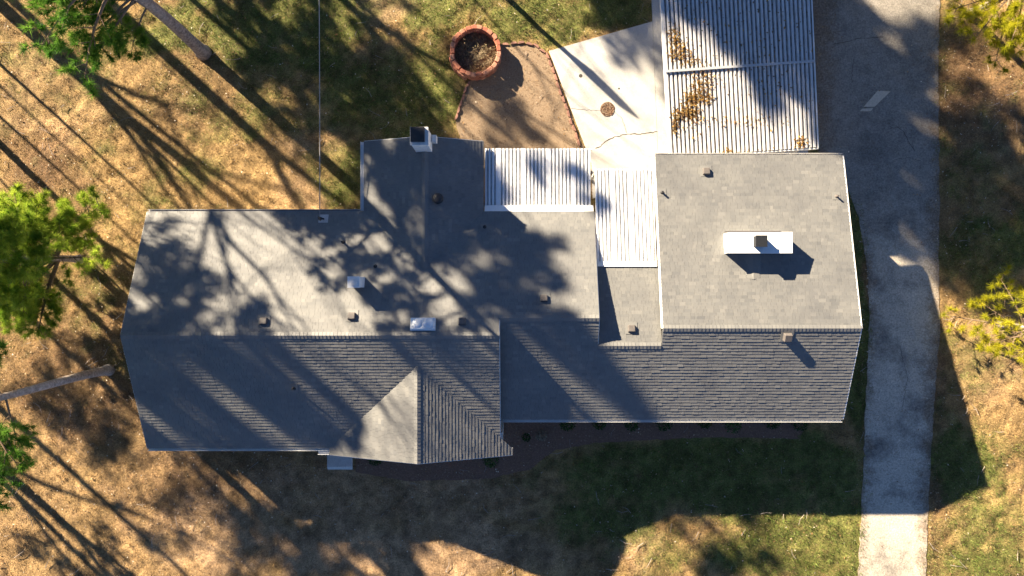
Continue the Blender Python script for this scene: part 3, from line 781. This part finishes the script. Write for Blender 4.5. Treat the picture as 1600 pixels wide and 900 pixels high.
# ash and dead leaves inside, mounded
vs_ = []; fs = []; nr, na = 7, 28
for i in range(nr+1):
    for k in range(na):
        t = 2*math.pi*k/na; rr = .99*i/nr
        xx, yy = FP.x+rr*math.cos(t), FP.y+rr*math.sin(t)
        vs_.append((xx, yy, .10 + .14*(1-rr)*(1) + .07*math.sin(xx*9)*math.cos(yy*8) + r.uniform(-.02, .02)))
for i in range(nr):
    for k in range(na): fs.append((i*na+k, i*na+(k+1) % na, (i+1)*na+(k+1) % na, (i+1)*na+k))
ash = plain('ash_soil', (.10, .075, .05), (.26, .20, .13), 9, .95, .1, 1.0, 25)
MB().add(vs_, fs).build('ash_bed', ash, pit, smooth=True)
pl = []
for _ in range(900):
    t = random.random()*6.283; rr = .95*math.sqrt(random.random())
    pl.append((FP.x+rr*math.cos(t), FP.y+rr*math.sin(t), .16+.14*(1-rr)+random.random()*.05))
tag(scatter_leaves('dead_leaves', np.array(pl), .09, [(.20,.15,.08),(.14,.09,.05),(.26,.21,.12),(.09,.07,.04)], None, 'grass', pit, .6, .35), kind='stuff')

# scalloped edging round the gravel bed
em = MB(); vs_ = []
prof = [(-.17,-.07),(.17,-.07),(.17,.0),(.12,.06),(.05,.085),(-.05,.085),(-.12,.06),(-.17,.0)]
n_ = len(prof)
em.add([(a, b, -.04) for a, b in prof] + [(a, b, .085) for a, b in prof] + [(a*.93, b*.86, .10) for a, b in prof],
       [tuple(range(n_-1, -1, -1)), tuple(range(2*n_, 3*n_))] + [(L*n_+i, L*n_+(i+1) % n_, (L+1)*n_+(i+1) % n_, (L+1)*n_+i) for L in range(2) for i in range(n_)])
eme = em.mesh('edging_brick'); eme.materials.append(plain('weathered_edging', (0.20, 0.10, 0.075), (0.36, 0.20, 0.15), 14, .9, .2, .5, 50))
def edging(label, path, step=.36, side=1, skip=()):
    P = [W(a, b) for a, b in path]; root = empty('brick_edging', P[0], label, 'edging')
    d = 0; i = 0; acc = 0; k = 0
    for a, b in zip(P, P[1:]):
        L = (b-a).length; t = acc
        while t < L:
            c = a.lerp(b, t/L); an = math.atan2(b.y-a.y, b.x-a.x) + (math.pi if side < 0 else 0)
            if k not in skip: place('brick', eme, root, c+Vector((r.uniform(-.02,.02), r.uniform(-.02,.02), r.uniform(-.02,.01))), an+r.uniform(-.12,.12), r.uniform(-.12,.12), r.uniform(-.05,.05), (.92, .72, .8))
            t += step; k += 1
        acc = t - L
    return root
edging('short row of red scalloped bricks below the fire pit', [(732,131),(724,150),(712,187)], .33, 1)
edging('red scalloped bricks curving from fire pit to the patio corner', [(790,69),(815,67),(836,71),(851,82)], .37, 1)
edging('line of red bricks along the left side of the concrete patio', [(856,88),(907,232)], .36, -1)

# ------------------------------------------------------------------ patio details
def ribbon(name, pts, wd, z, mat, parent, seed=3, jit=.015):
    r_ = random.Random(seed); P = [W(a, b) for a, b in pts]; Q = []
    for a, b in zip(P, P[1:]):
        n_ = max(2, int((b-a).length/.08))
        for k in range(n_): Q.append(a.lerp(b, k/n_) + Vector((r_.gauss(0, jit), r_.gauss(0, jit), 0)))
    Q.append(P[-1]); vs_ = []; fs = []
    for i, p in enumerate(Q):
        t = (Q[min(i+1, len(Q)-1)]-Q[max(i-1, 0)]).normalized(); s = Vector((-t.y, t.x, 0))*wd*r_.uniform(.4, 1)/2
        vs_ += [(p.x+s.x, p.y+s.y, z), (p.x-s.x, p.y-s.y, z)]
        if i: fs.append((2*i-2, 2*i-1, 2*i+1, 2*i))
    return MB().add(vs_, fs).build(name, mat, parent)
ribbon('crack', [(930,233),(938,229),(944,222),(960,214),(980,210),(1000,209),(1027,206)], .05, .0545, M['crack'], patio)
ribbon('crack', [(892,170),(915,172),(938,173)], .02, .0545, M['crack'], patio, 4)
ribbon('crack', [(962,176),(972,186),(979,208)], .02, .0545, M['crack'], patio, 5)
def disc(name, px, py, rad, z, h, mat, parent, seg=28, wob=.0):
    c = W(px, py); r_ = random.Random(int(px)); ra = [rad*(1+r_.uniform(-wob, wob)) for _ in range(seg)]
    b = [(c.x+ra[k]*math.cos(2*math.pi*k/seg), c.y+ra[k]*math.sin(2*math.pi*k/seg), z-h) for k in range(seg)]
    t = [(p[0], p[1], z) for p in b]
    return MB().add(b+t, [tuple(range(seg, 2*seg))] + [(k, (k+1) % seg, seg+(k+1) % seg, seg+k) for k in range(seg)]).build(name, mat, parent)
gd = disc('pebble_inset', 949, 171, .345, .0565, .05, M['gravel'], patio, wob=.03)
pc = []
for _ in range(420):
    t = random.random()*6.283; rr = .33*math.sqrt(random.random()); c = W(949, 171)
    pc.append((c.x+rr*math.cos(t), c.y+rr*math.sin(t), .066+random.random()*.01))
tag(scatter_leaves('pebbles', np.array(pc), .055, [(.36,.25,.16),(.24,.13,.08),(.42,.33,.24),(.13,.07,.05)], None, 'grass', gd, .3, .8), kind='stuff')
disc('drain_hole', 907, 119, .085, .055, .02, M['crack'], patio)
pd = disc('drain_hole', 970, 141, .12, .055, .02, M['white_dirty'], patio, wob=.08)
disc('pit', 967, 139, .05, .0575, .002, M['crack'], patio)
# driveway cracks and oil marks
for i, (pts, wd) in enumerate(([[(1388,201),(1402,199),(1412,206),(1420,224),(1430,236)], .03], [[(1300,70),(1345,60),(1380,58)], .03], [[(1330,130),(1333,92)], .025], [[(1395,250),(1420,246),(1440,252)], .02], [[(1405,540),(1418,590),(1409,640)], .02])):
    ribbon('crack', pts, wd, .0165, M['crack'], drive, 20+i)

# pale shape on the drive, built as thin raised pieces
bd = empty('flat_patch', W(1368,155), 'pale flat patch on the upper driveway', 'board')
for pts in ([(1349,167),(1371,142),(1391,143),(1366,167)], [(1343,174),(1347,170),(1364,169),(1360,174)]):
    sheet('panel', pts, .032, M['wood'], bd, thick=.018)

# step by the door
st = MB().hexa([tuple(W(511,735,.12).to_2d())+(0,), tuple(W(550,735,.12).to_2d())+(0,), tuple(W(550,690,.12).to_2d())+(0,), tuple(W(511,690,.12).to_2d())+(0,),
                tuple(W(511,730,.12)), tuple(W(550,729,.12)), tuple(W(550,690,.12)), tuple(W(511,690,.12))]).build('concrete_step', M['patio'], bevel=.015)
tag(st, 'small grey concrete step at the front door beside the gable', 'step')

# ------------------------------------------------------------------ pines
def rot_to(d):
    return d / np.linalg.norm(d, axis=-1, keepdims=True)
def needles(cent, dirs, length, width, per, spread, seed, col_a, col_b):
    """starbursts of thin needle triangles. cent Nx3, dirs Nx3"""
    g = np.random.default_rng(seed); n_ = len(cent)
    c = np.repeat(cent, per, 0); d = np.repeat(dirs, per, 0)
    rnd = g.normal(size=(n_*per, 3)); rnd = rot_to(rnd)
    dd = rot_to(d*(1-spread) + rnd*spread)
    L = length*(.65+.6*g.random(n_*per))[:, None]
    s = np.cross(dd, rot_to(g.normal(size=(n_*per, 3)))); s = rot_to(s)*width
    c = c + d*g.uniform(-.5, .25, (n_*per, 1))*length*.7
    tip = c + dd*L; tip[:, 2] -= .02
    v = np.stack([c - s/2, c + s/2, tip], 1).reshape(-1, 3)
    me = mesh_np('crown', v, np.arange(3*n_*per), np.full(n_*per, 3))
    t = np.repeat(g.random(n_), per)*.65 + g.random(n_*per)*.35
    cc = np.array(col_a)[None]*(1-t[:, None]) + np.array(col_b)[None]*t[:, None]
    c4 = np.repeat(np.concatenate([cc, np.ones((n_*per, 1))], 1), 3, 0)
    ca = me.color_attributes.new('Col', 'FLOAT_COLOR', 'POINT'); ca.data.foreach_set('color', c4.astype(np.float32).ravel())
    me.materials.append(M['needle']); return me

def pine_meshes(seed, Ht, r0, z0, nb, Rmax, lean=(0, 0), tuft=(.26, .016, 26, .55), cols=((.06,.11,.02),(.16,.22,.04)), sub=(5, 8), shape='tall', tw=1.0, bark='bark', az=None, tufts_at=1.0, up=.25, bias=1.0):
    """returns (trunk, branches, crown) meshes around the base at the origin"""
    R_ = random.Random(seed); ln = Vector((lean[0], lean[1], 0))
    def axis_(z_): return Vector((ln.x*z_ + .12*math.sin(z_*.5+seed), ln.y*z_ + .12*math.cos(z_*.43+seed) - .12*math.cos(seed), z_)) - Vector((.12*math.sin(seed), 0, 0))
    nseg = 14; pts = [axis_(Ht*i/nseg) for i in range(nseg+1)]; rad = [r0*(1-.86*(i/nseg)**1.1) for i in range(nseg+1)]
    rad[0] *= 1.4
    pts.insert(1, axis_(.35)); rad.insert(1, r0*1.08)
    tm = MB().tube(pts, rad, 12).mesh('trunk'); tm.materials.append(M[bark]); tm.polygons.foreach_set('use_smooth', [True]*len(tm.polygons))
    br = MB(); tc = []; td = []
    for i in range(nb):
        f = ((i+R_.random())/nb)**bias; z_ = z0 + (Ht-z0)*f*.985
        if shape == 'tall': L = Rmax*(1-f*.85)*(.35+.65*min(1, f*3.2+.25))*R_.uniform(.55, 1.1)
        else: L = Rmax*(1-f*.9)*R_.uniform(.7, 1.1)
        a = R_.uniform(0, 2*math.pi) if az is None else R_.uniform(*az[i % len(az)])
        d = Vector((math.cos(a), math.sin(a), 0)); s = Vector((-d.y, d.x, 0)); b0 = axis_(z_)
        rise = R_.uniform(up-.2, up+.25) + f*.35; crv = R_.uniform(-.18, .18)
        def bp(t): return b0 + d*L*t + s*L*crv*t*t + Vector((0, 0, L*(rise*t - .28*t*t)))
        rb = max(.012, .028*L*tw*.5)
        br.tube([bp(t) for t in (0, .25, .5, .75, 1)], [rb*1.5, rb*1.2, rb*.9, rb*.6, rb*.3], 5, False)
        ns = R_.randint(*sub)
        for k in range(ns):
            t = .28 + .72*(k+R_.random())/ns; p = bp(t); side = 1 if k % 2 else -1
            l2 = L*(.16+.26*(1-t))*R_.uniform(.7, 1.3)+.12
            d2 = (d*R_.uniform(.35, .9) + s*side*R_.uniform(.4, 1) + Vector((0, 0, R_.uniform(.0, .5)))).normalized()
            q = p + d2*l2
            br.tube([p, p.lerp(q, .5)+Vector((0,0,-.02*l2)), q], [rb*.45, rb*.3, rb*.16], 4, False)
            nt_ = 1 + int(l2*3.0*tufts_at + R_.random())
            for j in range(nt_):
                u_ = 1 - j/(nt_)*.75; side2 = Vector((R_.gauss(0,.10), R_.gauss(0,.10), R_.uniform(-.03,.12)))*(0 if j == 0 else 1)
                tc.append(p.lerp(q, u_)+side2); td.append((d2 + Vector((R_.gauss(0,.3), R_.gauss(0,.3), R_.uniform(.1,.6)))).normalized())
        tc.append(bp(1)); td.append((d+Vector((0,0,.4))).normalized())
    bmh = br.mesh('branches'); bmh.materials.append(M['twig'])
    cm = needles(np.array([tuple(p) for p in tc]), np.array([tuple(p) for p in td]), tuft[0], tuft[1], tuft[2], tuft[3], seed, cols[0], cols[1])
    return tm, bmh, cm

def pine(meshes, loc, rz, label, group=None, sc_=1.0):
    root = empty('pine_tree', loc, label, 'tree', group); root.rotation_euler = (0, 0, rz); root.scale = (sc_,)*3
    for nm, me in zip(('trunk', 'branches', 'crown'), meshes):
        o = bpy.data.objects.new(nm, me); COL.objects.link(o); o.parent = root
        if nm != 'trunk': o['kind'] = 'stuff'
    return root
GRN = ((.11,.26,.014),(.54,.62,.08)); DKG = ((.035,.15,.016),(.20,.36,.045)); YEL = ((.26,.28,.012),(.56,.50,.03))
# visible pines
pine(pine_meshes(11, 19, .28, 5.4, 46, 4.8, (.016, -.012), (.30,.018,60,.6), DKG, sub=(6,10), tufts_at=1.5, bias=1.3, az=[(2.7,4.5),(2.7,4.5),(1.5,4.6)]), W(318, 82), 0, 'tall pine with thick grey trunk leaning to the upper left corner')
pine(pine_meshes(12, 15, .21, 6.6, 34, 4.6, (-.004, .0), (.30,.018,60,.6), DKG, sub=(6,9), bark='pale_bark', tufts_at=1.4, bias=1.2, az=[(4.1,5.5),(1.5,5.0)]), W(170, 578), 0, 'slender pine with pale trunk close to the left gable wall')
pine(pine_meshes(13, 9.0, .16, 1.5, 60, 3.3, (-.02, .01), (.30,.017,80,.62), GRN, sub=(7,10), shape='cone', tufts_at=1.6, up=.35, bias=1.6), W(125, 405), .4, 'bushy bright green pine at the left edge of the yard')
pine(pine_meshes(14, 8.5, .14, 1.0, 38, 3.0, (.0, .0), (.28,.016,80,.62), YEL, sub=(4,6), shape='cone', bark='pale_bark', tufts_at=.35, bias=1.6), W(1562, 507), 1.1, 'yellow green pine with pale trunk at the right edge')
pine(pine_meshes(15, 8.0, .16, 2.2, 56, 3.0, (.0, .0), (.31,.018,80,.62), YEL, sub=(5,8), shape='cone', tufts_at=.7, bias=1.6), W(1514, 22), 2.0, 'yellow green pine in the upper right corner by the driveway')
# pines outside the frame whose shade falls over the house and yard (px, py of the base, scale, rotation, variant)
FT = (.34, .05, 16, .65)
far = [pine_meshes(21, 18, .20, 6.5, 40, 3.9, (0,0), FT, DKG, sub=(6,9), tw=1.5, tufts_at=1.0),
       pine_meshes(22, 20, .21, 9.0, 36, 3.4, (.01,0), FT, DKG, sub=(6,9), tw=1.5, tufts_at=1.0),
       pine_meshes(23, 16, .18, 5.0, 36, 3.2, (0,.01), FT, DKG, sub=(6,9), tw=1.5, tufts_at=1.0)]
far.append(pine_meshes(24, 19, .24, 6.5, 64, 5.4, (0,0), (.36,.06,18,.7), DKG, sub=(8,12), tw=1.3, tufts_at=1.2))
def bare_meshes(seed, trunk_h=5.0, r0=.2):
    R_ = random.Random(seed); mb = MB(); tm = MB()
    top = Vector((.2, -.1, trunk_h)); tm.tube([(0,0,0),(0,0,.4),(.1,0,trunk_h*.5), top], [r0*1.3, r0, r0*.9, r0*.8], 10)
    def grow(p, d, L, rr, lev):
        c = Vector((R_.gauss(0,1), R_.gauss(0,1), R_.uniform(-.2,.9)))*.28
        q1 = p + (d + c*.5).normalized()*L*.5; q = q1 + (d + c).normalized()*L*.5
        mb.tube([p, q1, q], [rr, rr*.85, rr*.68], 6 if lev < 2 else 4, False)
        if lev >= 5: return
        for k in range(R_.choice((2, 2, 3))):
            nd = ((d + c).normalized() + Vector((R_.gauss(0,.5), R_.gauss(0,.5), R_.gauss(.1,.3)))).normalized()
            grow(q if k else q1.lerp(q, R_.uniform(.6, 1)), nd, L*R_.uniform(.62, .9), rr*R_.uniform(.5, .7), lev+1)
    for k in range(3):
        a = k*2.1+seed; grow(top - Vector((0,0,.1)), Vector((math.cos(a)*.5, math.sin(a)*.5, 1)).normalized(), 3.0, r0*.62, 0)
    out = []
    for nm, m_ in (('trunk', tm), ('branches', mb)):
        me_ = m_.mesh(nm); me_.materials.append(M['bark']); out.append(me_)
    return out
far.append(pine_meshes(25, 15.4, .085, 12.7, 24, 2.2, (.04,.02), FT, DKG, sub=(6,9), tw=1.4, tufts_at=1.0))
bare = [bare_meshes(31), bare_meshes(35, 4.0, .17)]
FAR = [  # shading drive and carport
    (435,-600,1.0,0,3),(500,-680,1.0,1,3),(515,-540,1.0,2,3),(490,-800,1.0,3,3),(330,-730,1.1,4,1),(680,-480,.68,2.2,3),(510,-470,.9,5,0),(460,-660,1.0,.7,3),(760,-480,.6,2.7,3),
    # shading the rear extension and the middle of the roof
    (20,-290,1.0,1.5,3),(-60,-330,1.0,.3,1),(150,-390,1.0,2.6,2),
    # high crowns over the left front slope
    (-322,-10,1.0,.2,4),(-235,-25,1.0,1.4,4),(-128,-20,1.0,2.5,4),(-400,40,1.0,4.4,4),(-300,-150,.95,5.4,4),(-110,-230,.9,.6,4),(30,-330,.82,3.9,3),
    # shading the left slope and front yard
    (-190,190,1.0,3.3,0),(-330,330,1.0,1.0,1),(-200,560,.9,4.0,2),(-60,860,.9,1.7,1),(-420,60,1.0,.4,0)]
for (px, py, s, rz, v) in FAR:
    pine(far[v], W(px, py), rz, 'tall pine beyond the frame shading the house and yard', 'tall pines around the lot', s)
BARE_T = [(-200,-200,1.1,0,0),(-190,-165,1.6,.8,1),(-50,-200,1.55,2.4,0),(-80,-60,.9,2.0,1),(-110,120,.9,4.0,0),(-120,620,.95,1.0,1),(260,-260,1.0,3.1,0),(-330,420,1.0,5.0,0),(420,-330,.8,1.4,1)]
for (px, py, s, rz, v) in BARE_T:
    pine(bare[v], W(px, py), rz, 'leafless tree beyond the frame casting branch shadows on the lawn', 'bare trees around the lot', s).name = 'bare_tree'
# broken snag beyond the top edge whose stem shadow crosses the patio
sp = W(757, -36)
sn = tag(MB().tube([sp, sp+Vector((0,0,1.2)), sp+Vector((.03,0,2.2)), sp+Vector((.05,.02,2.7)), sp+Vector((.03,0,3.5)), sp+Vector((.08,0,3.9))], [.16,.11,.10,.19,.17,.04], 10).build('tree_snag', M['bark']), 'broken dead stem just beyond the top edge by the patio', 'dead tree')

# ------------------------------------------------------------------ shrubs along the front bed
def shrub(px, py, rad, ht, label, cols, seed, per=12, nleaf=260, leaf=.075):
    c = W(px, py); root = empty('shrub', c, label, 'shrub', 'foundation shrubs')
    g = np.random.default_rng(seed); d = rot_to(g.normal(size=(nleaf, 3))); d[:, 2] = np.abs(d[:, 2])
    rr = (.55+.45*g.random(nleaf))[:, None]
    p = np.array([c.x, c.y, .08])[None] + d*rr*np.array([rad, rad, ht])[None]
    o = scatter_leaves('foliage', p, leaf, cols, None, 'needle', root, .9, .55)
    st_ = MB()
    for k in range(5):
        a = 1.3*k+seed; st_.tube([c, c+Vector((.4*rad*math.cos(a), .4*rad*math.sin(a), ht*.45)), c+Vector((.8*rad*math.cos(a), .8*rad*math.sin(a), ht*.8))], [.016,.011,.006], 5)
    st_.build('stems', M['twig'], root)
DG = [(.02,.05,.012),(.035,.075,.018),(.05,.10,.02)]; LG = [(.04,.11,.02),(.07,.16,.03),(.03,.08,.02)]; PALE = [(.30,.25,.18),(.22,.18,.12),(.36,.31,.24)]
ordn = ['first','second','third','fourth','fifth','sixth','seventh','eighth']
for i, (px, py, rd) in enumerate(((886,661,.40),(936,659,.36),(986,660,.38),(1036,660,.40),(1098,658,.36),(1142,662,.44),(1204,658,.36),(1247,660,.38))):
    shrub(px, py, rd, .65, 'brighter green shrub, %s from the left under the long front eave' % ordn[i] if i == 5 else 'dark round shrub, %s from the left under the long front eave' % ordn[i], LG if i == 5 else DG, 40+i)
shrub(767, 716, .40, .6, 'dark green shrub below the right side of the front gable', DG+LG, 61)
shrub(588, 714, .38, .5, 'dark shrub half hidden below the left side of the front gable', DG, 62)
shrub(822, 682, .22, .3, 'small dark shrub at the inner corner beside the gable', DG, 63, nleaf=120)
shrub(846, 680, .30, .25, 'pale dried plant clump in the mulch beside the gable', PALE, 64, nleaf=160)

# ------------------------------------------------------------------ grass, straw and litter
def house_mask(x, y):
    m_ = np.zeros(len(x), bool)
    for (x0, x1, y0, y1) in ((XL+.4,XM,YF+.5,YU-.4),(EX0+.4,EX1-.4,0,EY-.4),(GX0+.9,GX1-.4,GY+.4,0),(XM,XR,YMF+.5,YU-.5),(XR,XE-.4,YMF+.5,YRU-.5)):
        m_ |= (x > x0) & (x < x1) & (y > y0) & (y < y1)
    return m_
def blades(name, n_, hmin, hmax, wd, flat, seed, mode, clump=0):
    global rng
    g = np.random.default_rng(seed)
    x = g.uniform(-25.2, 25.2, n_); y = g.uniform(-14.6, 14.6, n_)
    if clump:
        x = np.repeat(x, clump) + g.normal(0, .06, n_*clump); y = np.repeat(y, clump) + g.normal(0, .06, n_*clump); n_ = n_*clump
    gr, s, b = zones(x, y)
    keep = ~house_mask(x, y) & ~inpoly(x, y, PATIO) & ~inpoly(x, y, STRIP) & ~inpoly(x, y, CPS) & ((mode != 'grass') | ~inpoly(x + g.normal(0, .16, n_), y + np.abs(g.normal(0, .16, n_)), BED2))
    bed1 = inpoly(x, y, BED1); dm = inpoly(x + g.normal(0, .2, n_), y + g.normal(0, .2, n_), DRIVE)
    dm |= inpoly(x, y, [(a+(13 if a < 1400 else -13), b_) for a, b_ in DRIVE])
    if mode == 'grass':
        keep &= ~bed1 & ~dm
        keep &= g.random(n_) < np.clip(.95 - b*.75 - s*.3, .1, 1)
        keep &= g.random(n_) < .35 + .9*fbm(x, y, 2.6, 90)
    else:
        keep &= (~dm) | (g.random(n_) < .02 + .25*inpoly(x, y, [(1322,290),(1362,360),(1374,430),(1366,520),(1340,520),(1330,400)]))
        keep &= g.random(n_) < np.clip(.25 + s*.9 + b*.15 + bed1*.3 + .3*inpoly(x, y, BED2), 0, 1)
    keep &= (x-FP.x)**2+(y-FP.y)**2 > 1.2**2
    x, y, gr, s, b = x[keep], y[keep], gr[keep], s[keep], b[keep]; m_ = len(x)
    a = g.random(m_)*2*np.pi; h = g.uniform(hmin, hmax, m_)*((.8+.5*gr)*(.4+1.2*fbm(x, y, 4.0, 171, 2)) if mode == 'grass' else 1)
    tilt = g.uniform(flat[0], flat[1], m_)      # angle above ground
    base = np.stack([x, y, np.maximum(ground_z(x, y) - .005, np.where(inpoly(x, y, DRIVE) | inpoly(x, y, BED1) | inpoly(x, y, BED2), .008, -.1))], 1)
    d = np.stack([np.cos(a)*np.cos(tilt), np.sin(a)*np.cos(tilt), np.sin(tilt)], 1)
    s_ = np.stack([-np.sin(a), np.cos(a), np.zeros(m_)], 1)*wd*(.6+.8*g.random(m_))[:, None]
    v = np.stack([base-s_/2, base+s_/2, base+d*h[:, None]], 1).reshape(-1, 3)
    me = mesh_np(name, v, np.arange(3*m_), np.full(m_, 3))
    if mode == 'grass':
        c = zcolor(x, y); isg = g.random(m_) < gr*.85
        c = np.where(isg[:, None], C_GREEN[None]*np.array([1.0, 1.15, 1.0])*(.6+.8*fbm(x, y, 3.2, 131, 3))[:, None], c*.72 + np.array([.46, .33, .17])[None]*.28)
        c = c*(.45+1.1*g.random(m_)**1.5)[:, None]
    else:
        pal = np.array([(.26,.16,.085),(.34,.23,.13),(.17,.105,.06),(.44,.34,.22),(.5,.42,.32)]); c = pal[g.choice(5, m_, p=[.32,.3,.22,.12,.04])]*(.7+.6*g.random(m_))[:, None]
    c4 = np.repeat(np.concatenate([c, np.ones((m_, 1))], 1), 3, 0)
    ca = me.color_attributes.new('Col', 'FLOAT_COLOR', 'POINT'); ca.data.foreach_set('color', c4.astype(np.float32).ravel())
    return obj(name, me, M['grass'])
tag(blades('grass', 620000, .05, .12, .022, (.15, 1.0), 101, 'grass'), 'patchy winter lawn of tan and green grass blades', 'grass', kind='stuff')
tag(blades('pine_straw', 260000, .06, .16, .016, (.0, .45), 102, 'straw'), 'brown pine straw and dead needles strewn over the yard', 'pine straw', kind='stuff')
tag(blades('grass_tufts', 5200, .08, .19, .02, (.3, 1.35), 103, 'grass', 22), 'taller grass tufts standing out of the lawn', 'grass', kind='stuff')
tw = MB(); r = random.Random(9)
for _ in range(420):
    px, py = r.uniform(-10, 1610), r.uniform(-10, 910); p = W(px, py)
    if house_mask(np.array([p.x]), np.array([p.y]))[0] or any(inpoly(np.array([p.x]), np.array([p.y]), Q)[0] for Q in (PATIO, STRIP, CPS, DRIVE)): continue
    a = r.uniform(0, 6.28); L = r.uniform(.15, .7); z_ = max(0, float(ground_z(np.array([p.x]), np.array([p.y]))[0])) + .05
    d = Vector((math.cos(a), math.sin(a), r.uniform(-.05, .12))); k = Vector((-d.y, d.x, 0))*r.uniform(-.15, .15)*L
    p.z = z_; tw.tube([p, p+d*L*.5+k, p+d*L], [.012, .009, .005], 4, False)
tag(tw.build('fallen_twigs', M['pale_bark']), 'thin dead twigs scattered over the lawn', 'twigs', kind='stuff')
# fallen leaves, a few pale scraps
n_ = 22000; x = rng.uniform(-25, 25, n_); y = rng.uniform(-14.5, 14.5, n_)
gr, s, b = zones(x, y)
kp = ~house_mask(x, y) & ~inpoly(x, y, PATIO) & ~inpoly(x, y, STRIP) & ~inpoly(x, y, CPS) & ((x-FP.x)**2+(y-FP.y)**2 > 1.45) & (rng.random(n_) < .2 + s*.7)
kp &= ~inpoly(x, y, DRIVE) | (rng.random(n_) < .16)
x, y = x[kp], y[kp]
tag(scatter_leaves('fallen_leaves', np.stack([x, y, np.maximum(ground_z(x, y), 0)+.04], 1), .075, [(.30,.17,.08),(.20,.11,.06),(.50,.38,.24),(.36,.22,.10),(.66,.58,.46)], None, 'grass', None, .35), 'dry brown leaves scattered over the lawn', 'leaves', kind='stuff')
